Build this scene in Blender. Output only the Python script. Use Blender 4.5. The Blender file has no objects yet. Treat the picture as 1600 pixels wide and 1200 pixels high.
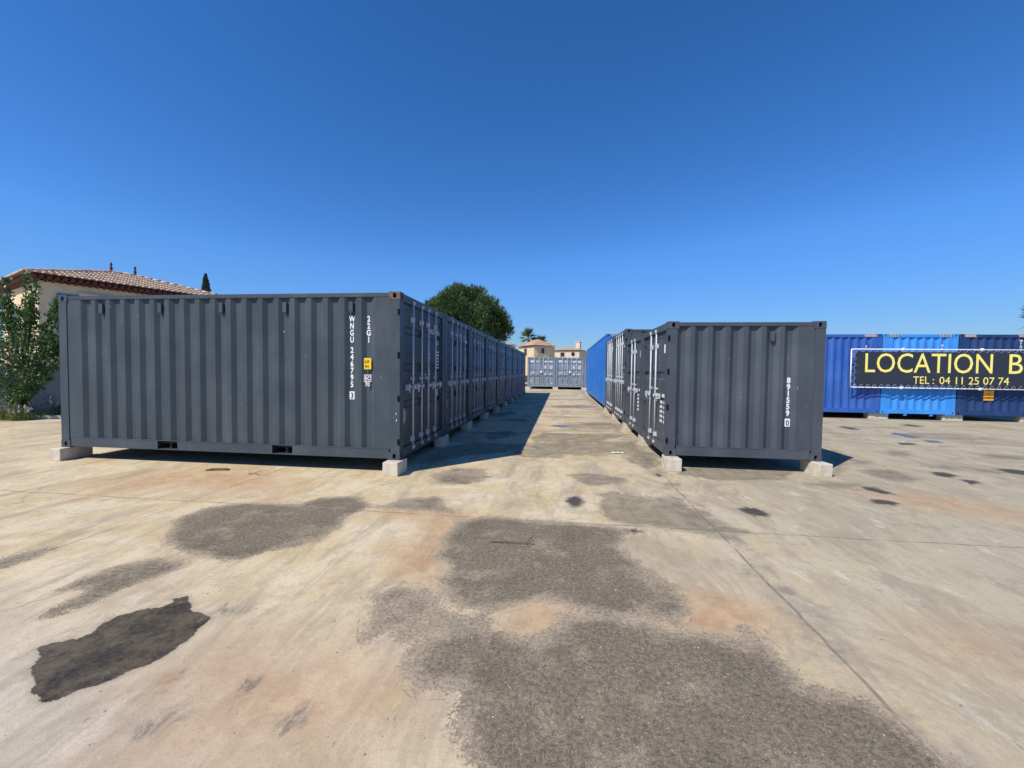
import bpy, bmesh, math, random
import numpy as np
from mathutils import Vector, Matrix
random.seed(7)
S = bpy.context.scene
C = S.collection
PI = math.pi
# ------------------------------------------------------------------ camera
YAW, PITCH, ROLL, CAMH = 0.1193, -0.0335, 0.0124, 1.6215
cy, sy = math.cos(YAW), math.sin(YAW)
F = Vector((-sy*math.cos(PITCH), cy*math.cos(PITCH), math.sin(PITCH)))
R0 = Vector((cy, sy, 0)); U0 = R0.cross(F)
R1 = R0*math.cos(ROLL)+U0*math.sin(ROLL); U1 = U0*math.cos(ROLL)-R0*math.sin(ROLL)
cd = bpy.data.cameras.new('camera'); cam = bpy.data.objects.new('camera', cd); C.objects.link(cam)
cam.matrix_world = Matrix(((R1.x, U1.x, -F.x, 0), (R1.y, U1.y, -F.y, 0), (R1.z, U1.z, -F.z, CAMH), (0, 0, 0, 1)))
cd.sensor_width = 36; cd.lens = 36*639.3/1600; cd.clip_start = .05; cd.clip_end = 3000
S.camera = cam
S.render.resolution_x = 1024; S.render.resolution_y = 768
# ------------------------------------------------------------------ world and sun
TOSUN = Vector((-.614, -.643, 1.0)).normalized()
EL = math.asin(TOSUN.z); AZ = math.atan2(TOSUN.x, TOSUN.y)
W = bpy.data.worlds.new('World'); S.world = W; W.use_nodes = True
wn = W.node_tree; wn.nodes.clear()
sky = wn.nodes.new('ShaderNodeTexSky'); sky.sky_type = 'NISHITA'; sky.sun_disc = False
sky.sun_elevation = EL; sky.sun_rotation = AZ; sky.air_density = 0.72; sky.dust_density = 0.0; sky.ozone_density = 4.3; sky.altitude = 0
hs = wn.nodes.new('ShaderNodeHueSaturation'); hs.inputs['Saturation'].default_value = 1.24; hs.inputs['Hue'].default_value = .505
bg = wn.nodes.new('ShaderNodeBackground'); bg.inputs['Strength'].default_value = .15
wo = wn.nodes.new('ShaderNodeOutputWorld')
bw = wn.nodes.new('ShaderNodeRGBToBW'); m1 = wn.nodes.new('ShaderNodeMath'); m1.operation = 'SUBTRACT'; m1.inputs[1].default_value = 1.7
m2 = wn.nodes.new('ShaderNodeMath'); m2.operation = 'MAXIMUM'; m2.inputs[1].default_value = 0
m3 = wn.nodes.new('ShaderNodeMath'); m3.operation = 'MULTIPLY_ADD'; m3.inputs[1].default_value = .27; m3.inputs[2].default_value = 1
m4 = wn.nodes.new('ShaderNodeMath'); m4.operation = 'DIVIDE'; m4.inputs[0].default_value = 1
vs_ = wn.nodes.new('ShaderNodeVectorMath'); vs_.operation = 'SCALE'
wn.links.new(sky.outputs[0], hs.inputs['Color']); wn.links.new(hs.outputs[0], bw.inputs[0]); wn.links.new(bw.outputs[0], m1.inputs[0]); wn.links.new(m1.outputs[0], m2.inputs[0])
wn.links.new(m2.outputs[0], m3.inputs[0]); wn.links.new(m3.outputs[0], m4.inputs[1]); wn.links.new(hs.outputs[0], vs_.inputs[0]); wn.links.new(m4.outputs[0], vs_.inputs['Scale'])
wn.links.new(vs_.outputs[0], bg.inputs['Color']); wn.links.new(bg.outputs[0], wo.inputs['Surface'])
sd = bpy.data.lights.new('sun', 'SUN'); sd.energy = 4.2; sd.angle = math.radians(.5); sd.color = (1, .93, .82)
sun = bpy.data.objects.new('sun', sd); C.objects.link(sun); sun.rotation_euler = (-TOSUN).to_track_quat('-Z', 'Y').to_euler()
S.view_settings.view_transform = 'Standard'; S.view_settings.look = 'None'; S.view_settings.gamma = 1
S.view_settings.exposure = 0.33
S.render.engine = 'CYCLES'
# ------------------------------------------------------------------ helpers
def tag(o, label, cat, group=None, kind=None):
    if label: o['label'] = label
    if cat: o['category'] = cat
    if group: o['group'] = group
    if kind: o['kind'] = kind
    return o
def thing(name, label, cat, loc=(0, 0, 0), rz=0, group=None):
    o = bpy.data.objects.new(name, None); C.objects.link(o); o.empty_display_size = .2
    o.location = loc; o.rotation_euler = (0, 0, rz)
    return tag(o, label, cat, group)
def obj(name, bm, mat, parent=None, smooth=False, mats=None):
    me = bpy.data.meshes.new(name)
    if isinstance(bm, bmesh.types.BMesh): bm.to_mesh(me); bm.free()
    else: me.from_pydata(*bm)
    for m in (mats or [mat]): me.materials.append(m)
    if smooth: me.polygons.foreach_set('use_smooth', [True]*len(me.polygons))
    o = bpy.data.objects.new(name, me); C.objects.link(o)
    if parent: o.parent = parent
    return o
def BM(): return bmesh.new()
def box(bm, x0, x1, y0, y1, z0, z1, bev=0, mi=0):
    vs = [bm.verts.new((x, y, z)) for x in (x0, x1) for y in (y0, y1) for z in (z0, z1)]
    fs = [bm.faces.new([vs[i] for i in q]) for q in ((0, 1, 3, 2), (4, 6, 7, 5), (0, 4, 5, 1), (2, 3, 7, 6), (0, 2, 6, 4), (1, 5, 7, 3))]
    for f in fs: f.material_index = mi
    if bev:
        es = list({e for f in fs for e in f.edges})
        bmesh.ops.bevel(bm, geom=es, offset=bev, segments=2, affect='EDGES', profile=.6)
def quad(bm, pts, mi=0):
    f = bm.faces.new([bm.verts.new(p) for p in pts]); f.material_index = mi; return f
def tube(bm, a, b, r, n=8, r2=None, mi=0):
    a = Vector(a); b = Vector(b); d = (b-a).normalized(); r2 = r if r2 is None else r2
    u = d.orthogonal().normalized(); v = d.cross(u)
    A = [bm.verts.new(a+(u*math.cos(t)+v*math.sin(t))*r) for t in [2*PI*k/n for k in range(n)]]
    Bv = [bm.verts.new(b+(u*math.cos(t)+v*math.sin(t))*r2) for t in [2*PI*k/n for k in range(n)]]
    for k in range(n):
        f = bm.faces.new((A[k], A[(k+1) % n], Bv[(k+1) % n], Bv[k])); f.smooth = True; f.material_index = mi
    for ring in (A[::-1], Bv):
        f = bm.faces.new(ring); f.material_index = mi
def holed(bm, o, u, v, w, h, hw, hh, dep):
    """rectangular plate at o spanned by w*u, h*v (outward normal u x v), with an oval hole and a recessed pocket capped in painted shade (material 1)"""
    o = Vector(o); u = Vector(u); v = Vector(v); n = u.cross(v)
    c = o+u*w/2+v*h/2; N = 16
    inn = []
    for k in range(N):
        t = 2*PI*k/N; cs, sn = math.cos(t), math.sin(t)
        a = abs(cs)**.6*math.copysign(1, cs); b = abs(sn)**.6*math.copysign(1, sn)
        inn.append(c+u*(a*hw/2)+v*(b*hh/2))
    out = []
    for k in range(N):
        t = 2*PI*k/N; cs, sn = math.cos(t), math.sin(t); s = 1/max(abs(cs), abs(sn))
        out.append(c+u*(cs*s*w/2)+v*(sn*s*h/2))
    vi = [bm.verts.new(p) for p in inn]; vo = [bm.verts.new(p) for p in out]; vd = [bm.verts.new(p-n*dep) for p in inn]
    for k in range(N):
        j = (k+1) % N
        bm.faces.new((vo[k], vo[j], vi[j], vi[k]))
        f = bm.faces.new((vi[k], vi[j], vd[j], vd[k]))
    f = bm.faces.new(vd); f.material_index = 1
def dup(o, parent=None):
    c = o.copy(); C.objects.link(c)
    if parent: c.parent = parent
    for ch in list(o.children): dup(ch, c)
    return c
_tx = {}
def text_mesh(s, size, vertical=False, sl=1.0, align='LEFT', off=0, ext=.0015, sx=1.0):
    key = (s, size, vertical, sl, align, off, sx)
    if key in _tx: return _tx[key]
    cu = bpy.data.curves.new('lettering', 'FONT'); cu.body = '\n'.join(s) if vertical else s
    cu.size = size; cu.align_x = 'CENTER' if vertical else align; cu.space_line = sl; cu.offset = off; cu.extrude = ext; cu.resolution_u = 3
    t = bpy.data.objects.new('t', cu); C.objects.link(t)
    bpy.context.view_layer.update()
    me = bpy.data.meshes.new_from_object(t.evaluated_get(bpy.context.evaluated_depsgraph_get()))
    bpy.data.objects.remove(t); bpy.data.curves.remove(cu)
    me.name = 'lettering'; me.materials.clear()
    if sx != 1: me.transform(Matrix.Diagonal((sx, 1, 1, 1)))
    _tx[key] = me
    return me
def letter(name, s, size, mat, loc, rot, parent, **k):
    me = text_mesh(s, size, **k).copy(); me.materials.append(mat)
    o = bpy.data.objects.new(name, me); C.objects.link(o); o.parent = parent; o.location = loc; o.rotation_euler = rot
    return o
# ------------------------------------------------------------------ materials
def new_mat(name):
    m = bpy.data.materials.new(name); m.use_nodes = True
    nt = m.node_tree; b = nt.nodes['Principled BSDF']; return m, nt, b
def N(nt, t, **k):
    n = nt.nodes.new('ShaderNode'+t)
    for a, v in k.items():
        if a[0] == '_': n.inputs[a[1:].replace('_', ' ')].default_value = v
        else: setattr(n, a, v)
    return n
def noise(nt, co, scale, detail=4, rough=.55, stretch=None, dist=0):
    if stretch:
        mp = N(nt, 'Mapping'); mp.inputs['Scale'].default_value = stretch; nt.links.new(co, mp.inputs['Vector']); co = mp.outputs[0]
    n = N(nt, 'TexNoise'); n.inputs['Scale'].default_value = scale; n.inputs['Detail'].default_value = detail
    n.inputs['Roughness'].default_value = rough; n.inputs['Distortion'].default_value = dist
    nt.links.new(co, n.inputs['Vector']); return n.outputs['Fac']
def ramp(nt, v, a, b, c0=0., c1=1.):
    n = N(nt, 'MapRange', interpolation_type='SMOOTHSTEP'); n.inputs['From Min'].default_value = a; n.inputs['From Max'].default_value = b
    n.inputs['To Min'].default_value = c0; n.inputs['To Max'].default_value = c1
    nt.links.new(v, n.inputs['Value']); return n.outputs['Result']
def mth(nt, op, a, b=None, clamp=False):
    n = N(nt, 'Math', operation=op, use_clamp=clamp)
    for i, v in enumerate((a, b)):
        if v is None: continue
        if isinstance(v, (int, float)): n.inputs[i].default_value = v
        else: nt.links.new(v, n.inputs[i])
    return n.outputs[0]
def mixc(nt, f, a, b, bt='MIX'):
    n = N(nt, 'Mix', data_type='RGBA', blend_type=bt)
    for i, v in ((0, f), (6, a), (7, b)):
        if isinstance(v, (int, float)): n.inputs[i].default_value = v
        elif isinstance(v, tuple): n.inputs[i].default_value = (*v, 1) if len(v) == 3 else v
        else: nt.links.new(v, n.inputs[i])
    return n.outputs[2]
def bump(nt, b, h, strength, dist):
    n = N(nt, 'Bump'); n.inputs['Strength'].default_value = strength; n.inputs['Distance'].default_value = dist
    nt.links.new(h, n.inputs['Height']); nt.links.new(n.outputs[0], b.inputs['Normal'])
def plain(name, col, rough=.5, metal=0, var=.12, sc=6, spec=.5, bmp=0):
    m, nt, b = new_mat(name)
    co = N(nt, 'TexCoord').outputs['Object']
    f = noise(nt, co, sc, 5)
    c = mixc(nt, ramp(nt, f, .3, .7), tuple(v*(1-var) for v in col), tuple(min(1, v*(1+var)) for v in col))
    nt.links.new(c, b.inputs['Base Color']); b.inputs['Roughness'].default_value = rough; b.inputs['Metallic'].default_value = metal
    b.inputs['Specular IOR Level'].default_value = spec
    if bmp: bump(nt, b, noise(nt, co, sc*4, 5), bmp, .01)
    return m
def paint(name, col, dust=(.24, .23, .22), amt=.07, rough=.42):
    m, nt, b = new_mat(name)
    tc = N(nt, 'TexCoord'); co = tc.outputs['Object']
    oi = N(nt, 'ObjectInfo')
    va = N(nt, 'VectorMath', operation='ADD'); nt.links.new(co, va.inputs[0])
    cx = N(nt, 'CombineXYZ'); nt.links.new(mth(nt, 'MULTIPLY', oi.outputs['Random'], 31.), cx.inputs[0]); nt.links.new(cx.outputs[0], va.inputs[1]); co2 = va.outputs[0]
    big = noise(nt, co2, 1.3, 4)
    st = noise(nt, co2, 3.2, 5, .6, stretch=(1, 1, .25))
    fine = noise(nt, co2, 60, 3)
    base = mixc(nt, ramp(nt, big, .3, .7), tuple(v*.9 for v in col), tuple(v*1.1 for v in col))
    d = mth(nt, 'MULTIPLY', ramp(nt, st, .42, .8), amt*1.4)
    d2 = mth(nt, 'MULTIPLY', ramp(nt, big, .45, .75), amt*.6)
    base = mixc(nt, mth(nt, 'ADD', d, d2, True), base, dust)
    # small scuffs
    sc = noise(nt, co2, 23, 2, .5, stretch=(1, 1, .35))
    base = mixc(nt, mth(nt, 'MULTIPLY', ramp(nt, sc, .765, .79), .35), base, (.4, .38, .35))
    nt.links.new(base, b.inputs['Base Color']); b.inputs['Specular IOR Level'].default_value = .32
    nt.links.new(ramp(nt, st, .2, .8, rough-.06, rough+.16), b.inputs['Roughness'])
    bump(nt, b, mth(nt, 'ADD', noise(nt, co2, 3, 2), mth(nt, 'MULTIPLY', fine, .03)), .25, .008)
    return m
M = {}
M['anth'] = paint('anthracite_paint', (.053, .070, .086))
M['anth2'] = paint('grey_paint', (.064, .076, .096))
M['pale'] = paint('blue_grey_paint', (.20, .25, .32), amt=.2)
M['royal'] = paint('royal_blue_paint', (.030, .112, .42), amt=.08)
M['sky'] = paint('light_blue_paint', (.045, .28, .76), amt=.08)
M['navy'] = paint('navy_paint', (.012, .045, .15), amt=.08)
M['azure'] = paint('azure_paint', (.02, .15, .50), amt=.05)
M['dark'] = plain('opening_shade', (.006, .006, .007), .9, spec=.1)  # near-black colour stands in for shade inside casting holes and hinge notches
M['rubber'] = plain('rubber_gasket', (.012, .012, .013), .7)
M['steel'] = plain('galvanised_steel', (.50, .54, .58), .42, .0, .12, 20)
M['white'] = plain('white_marking', (.80, .81, .82), .6, 0, .06, 30)
M['ltgrey'] = plain('faded_sticker', (.42, .47, .56), .6, 0, .1, 30)
M['bluest'] = plain('blue_sticker', (.12, .26, .62), .5, 0, .1, 30)
M['yellow'] = plain('yellow_placard', (.85, .55, .015), .5, 0, .06, 30)
M['black'] = plain('black_print', (.02, .02, .02), .6)
M['tan'] = plain('bare_primer', (.42, .34, .24), .8, 0, .12, 14)
M['rust'] = plain('rusty_casting', (.12, .085, .07), .8, 0, .4, 14, bmp=.3)
M['under'] = plain('underside', (.03, .03, .032), .85)
M['roofp'] = M['anth']
POLYS=[
('g',1,0.1,[(-3.68,3.4),(-3.98,3.77),(-4.05,4.21),(-3.67,4.42),(-3.05,4.43),(-2.95,4.71),(-2.53,4.88),(-2.22,4.5),(-2.34,4.22),(-2.21,3.86),(-2.22,3.55),(-2.49,3.3),(-2.7,3.11),(-3.02,3.13),(-3.38,3.2)]),
('g',0.85,0.12,[(-2.18,4.51),(-1.97,4.84),(-1.53,5.02),(-1.3,4.65),(-1.13,4.46),(-1.81,4.46)]),
('g',0.7,0.15,[(-2.04,6.01),(-1.73,6.55),(-1.19,6.57),(-0.98,6.09),(-1.2,5.62),(-1.8,5.6)]),
('g',0.92,0.08,[(-3.54,2.51),(-3.58,2.69),(-3.54,2.82),(-3.38,3.01),(-3.13,3.03),(-3.02,2.95),(-3.05,2.76),(-3.14,2.56),(-3.12,2.4),(-3.2,2.26),(-3.29,2.17),(-3.35,2.27),(-3.37,2.49)]),
('g',0.9,0.08,[(-4.62,2.72),(-4.62,2.83),(-4.58,2.99),(-4.43,3.11),(-4.35,2.96),(-4.36,2.78),(-4.38,2.68),(-4.45,2.61)]),
('w',1,0.06,[(-2.58,1.67),(-2.64,1.74),(-2.77,1.81),(-2.85,1.9),(-2.95,1.94),(-2.92,2.02),(-2.77,2.05),(-2.85,2.22),(-2.75,2.36),(-2.61,2.43),(-2.68,2.52),(-2.59,2.56),(-2.43,2.4),(-2.21,2.35),(-2.22,2.24),(-2.17,2.16),(-2.16,2.02),(-2.23,1.89),(-2.27,1.8),(-2.38,1.72),(-2.39,1.65),(-2.44,1.64)]),
('g',1,0.12,[(-1.08,3.65),(-1.07,4.22),(-0.86,4.39),(-0.3,4.39),(0.51,4.33),(0.73,4.23),(0.54,3.82),(0.73,3.47),(0.91,3.19),(0.89,2.89),(0.78,2.7),(0.54,2.71),(0.23,2.74),(0.08,2.82),(-0.12,2.91),(-0.27,2.77),(-0.47,2.66),(-0.68,2.71),(-0.89,3.03),(-0.87,3.24),(-1.06,3.39)]),
('g',0.62,0.12,[(-1.28,2.48),(-1.34,2.78),(-1.21,2.93),(-0.9,2.89),(-0.65,2.67),(-0.38,2.6),(-0.42,2.37),(-0.62,2.23),(-0.85,2.25),(-1.0,2.23),(-1.16,2.27)]),
('g',1,0.12,[(-0.82,2.1),(-0.86,2.28),(-0.67,2.43),(-0.36,2.47),(-0.16,2.44),(0.04,2.66),(0.25,2.73),(0.58,2.7),(0.84,2.64),(1.11,2.56),(1.2,2.69),(1.3,2.44),(1.28,2.23),(1.5,2.2),(1.58,2.06),(1.66,1.85),(1.57,1.6),(-0.19,1.37),(-0.33,1.59),(-0.47,1.82),(-0.48,1.97),(-0.67,1.94),(-0.79,2.01)]),
('f',0.85,0.25,[(0.55,5.38),(0.8,5.71),(1.12,5.4),(1.47,5.53),(1.6,5.16),(1.71,4.65),(2.0,4.34),(1.58,4.29),(0.94,4.36),(0.53,4.46),(0.42,4.75)]),
('f',0.77,0.2,[(0.16,6.38),(0.62,6.6),(0.97,6.33),(0.84,6.0),(0.33,5.92)]),
('f',0.9,0.5,[(-0.51,9.3),(0.24,10.66),(1.1,9.62),(1.69,9.31),(1.57,7.66),(1.21,8.33),(0.31,7.86),(-0.44,8.03),(-1.04,7.77),(-1.04,8.8)]),
('f',0.77,0.4,[(-0.93,7.94),(-0.2,8.76),(0.63,8.23),(-0.29,7.55),(-0.75,7.38)]),
('f',0.95,0.15,[(2.06,7.2),(2.97,7.29),(3.87,7.29),(3.4,6.64),(2.36,6.47),(1.88,6.74)]),
('f',0.75,0.3,[(5.79,9.7),(5.97,9.37),(4.9,7.51),(4.23,6.97)]),
('f',0.7,0.3,[(5.1,7.59),(5.59,7.51),(5.66,7.06),(5.13,6.89)]),
('f',0.7,0.5,[(6.95,8.61),(7.13,8.08),(6.66,7.76),(6.39,8.05)]),
('f',0.75,0.3,[(9.33,9.65),(9.53,9.62),(9.14,9.0),(8.69,8.98)]),
('d',1,0.06,[(0.07,5.1),(0.15,5.29),(0.24,5.33),(0.31,5.18),(0.26,4.95),(0.16,4.88),(0.12,4.99)]),
('d',1,0.06,[(2.11,5.15),(2.24,5.21),(2.36,5.19),(2.43,4.98),(2.33,4.88),(2.2,4.87),(2.14,5.0)]),
('d',1,0.06,[(4.32,6.45),(4.51,6.44),(4.54,6.09),(4.37,6.07),(4.29,6.25)]),
('d',1,0.06,[(3.97,5.77),(4.2,5.83),(4.31,5.65),(4.12,5.56),(3.96,5.6)]),
('d',1,0.06,[(6.19,7.64),(6.4,7.63),(6.43,7.38),(6.12,7.23),(6.08,7.39)]),
('d',1,0.06,[(6.23,7.15),(6.4,7.14),(6.36,6.95),(6.07,6.82)]),
('d',1,0.06,[(1.51,6.76),(1.6,6.77),(1.58,6.53),(1.49,6.51)]),
('d',1,0.06,[(0.65,4.28),(0.77,4.3),(0.87,4.25),(0.75,4.18)]),
('d',1,0.06,[(7.58,8.11),(7.85,8.11),(8.07,7.94),(7.69,7.55),(7.49,7.73)]),
('d',1,0.06,[(11.14,14.87),(11.61,14.81),(11.36,14.37),(10.88,14.34)]),
('d',1,0.06,[(8.05,10.86),(8.38,10.75),(8.23,10.51),(7.87,10.48)]),
('d',1,0.06,[(8.63,14.01),(8.89,13.7),(8.87,13.01),(8.52,13.14)]),
('d',0.8,0.1,[(-9.56,5.89),(-9.58,5.94),(-9.38,5.82),(-9.37,5.77)]),
('d',0.9,0.06,[(-1.61,1.85),(-1.59,1.89),(-1.54,1.87),(-1.56,1.81)]),
('d',0.6,0.1,[(-2.11,1.56),(-2.09,1.6),(-2.02,1.56),(-2.03,1.52)]),
('d',0.6,0.08,[(-1.87,1.59),(-1.78,1.69),(-1.72,1.67),(-1.79,1.54)]),
('d',0.65,0.08,[(-1.27,1.69),(-1.23,1.78),(-1.16,1.77),(-1.15,1.71),(-1.2,1.64)]),
('d',0.6,0.1,[(-2.25,2.32),(-2.27,2.45),(-2.13,2.5),(-2.07,2.55),(-2.09,2.4)]),
('f',1,0.25,[(-0.95,7.77),(-0.79,8.88),(-0.16,8.9),(0.19,8.31),(0.02,7.63),(-0.61,7.6)]),
('f',1,0.25,[(0.02,8.64),(0.77,9.39),(1.67,9.68),(1.69,9.15),(1.04,8.46),(0.12,8.12)]),
('f',1,0.25,[(1.22,7.7),(1.52,8.55),(1.86,8.44),(1.77,7.39),(1.43,7.08)]),
('f',1,0.25,[(-0.71,9.81),(-0.42,10.68),(0.87,10.65),(1.74,10.82),(1.0,9.78),(0.2,9.18),(-0.59,9.24)]),
('f',0.95,0.3,[(0.64,13.01),(1.52,13.42),(1.58,12.61),(0.8,12.25)]),
('f',1,0.3,[(-0.61,18.91),(0.8,19.77),(1.77,19.09),(1.1,18.07),(-0.36,18.11)]),
('f',1,0.3,[(-2.35,8.39),(-1.84,8.89),(-0.86,8.87),(-0.79,8.13),(-1.86,7.45),(-2.25,6.69),(-2.4,6.79)]),
('f',1,0.2,[(-1.93,10.37),(-1.32,10.79),(-1.08,10.26),(-1.35,9.68),(-1.66,9.38)]),
('f',1,0.2,[(-1.97,13.32),(-1.23,13.73),(-0.94,12.87),(-1.58,12.86)]),
('f',1,0.2,[(-2.62,14.75),(-1.82,15.88),(-1.59,14.99),(-2.19,14.02)]),
('f',1,0.18,[(0.12,6.41),(0.42,6.56),(0.99,6.35),(0.96,6.15),(0.69,5.93),(0.4,5.84),(0.27,6.13)]),
('f',1,0.2,[(0.52,5.42),(0.7,5.6),(0.87,5.55),(0.81,5.33),(0.61,5.23)]),
('f',1,0.2,[(0.54,4.78),(0.67,4.92),(0.77,4.65),(0.69,4.48),(0.54,4.56)]),
('f',1,0.2,[(0.87,4.95),(1.13,5.05),(1.33,4.74),(1.25,4.43),(0.97,4.38)]),
('f',0.95,0.2,[(1.28,5.47),(1.53,5.44),(1.49,5.3),(1.28,5.3)]),
('f',0.95,0.3,[(5.08,7.59),(5.59,7.6),(5.58,6.98),(5.14,6.84),(4.92,7.16)]),
('f',0.85,0.4,[(5.45,8.63),(5.79,8.37),(5.66,7.96),(5.27,8.08)]),
('f',0.95,0.4,[(6.93,9.63),(7.35,9.58),(7.08,9.16),(6.63,9.03)]),
('f',0.9,0.4,[(8.65,9.56),(9.37,9.45),(9.08,8.96),(8.47,9.18)]),
('f',0.85,0.4,[(6.59,8.22),(7.0,8.1),(6.78,7.8),(6.51,7.93)]),
('f',0.85,0.4,[(7.18,8.23),(7.52,8.01),(7.56,7.61),(6.95,7.71)]),
('f',0.9,0.35,[(3.57,6.58),(4.36,6.58),(4.25,6.31),(3.56,6.32)]),
('f',0.75,0.4,[(3.72,4.86),(4.13,4.85),(3.98,4.73),(3.65,4.72)]),
('b',1,0.05,[(9.18,12.7),(9.47,12.52),(9.33,11.83),(8.93,11.6),(8.99,12.14)]),
('b',1,0.05,[(9.01,11.42),(9.3,11.38),(9.28,11.01),(8.87,10.93)]),
('b',1,0.05,[(-0.34,12.17),(-0.01,12.38),(0.36,12.1),(-0.01,11.75)]),
('r',0.9,0.5,[(-1.96,1.95),(-1.77,2.07),(-1.48,2.06),(-1.2,2.1),(-0.9,2.0),(-0.86,1.84),(-1.06,1.68),(-1.27,1.56),(-1.53,1.45),(-1.69,1.45),(-1.71,1.72)]),
('r',0.7,0.15,[(-1.6,3.57),(-1.25,3.69),(-0.89,3.41),(-0.98,3.06),(-1.35,3.01),(-1.34,3.23)]),
('r',0.7,0.15,[(-2.18,4.51),(-1.15,4.51),(-0.85,4.35),(-0.78,3.69),(-1.26,3.48),(-1.41,4.07)]),
('r',0.65,0.4,[(-6.16,5.61),(-5.38,5.96),(-3.66,5.46),(-3.56,4.72),(-5.2,4.73),(-5.7,4.37),(-6.32,4.7)]),
('r',0.8,0.2,[(0.65,2.86),(1.12,3.13),(1.45,2.97),(1.46,2.76),(1.07,2.55),(0.81,2.54)]),
('r',0.6,0.4,[(2.32,2.81),(2.65,2.83),(2.62,2.65),(2.39,2.54),(2.21,2.6)]),
('r',0.8,0.2,[(-0.39,2.67),(-0.12,2.91),(0.14,2.7),(-0.19,2.4),(-0.34,2.48)]),
('r',0.7,0.4,[(4.15,6.1),(5.02,6.1),(5.53,5.55),(5.2,5.09),(4.74,5.43),(4.16,5.57)]),
]
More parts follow.
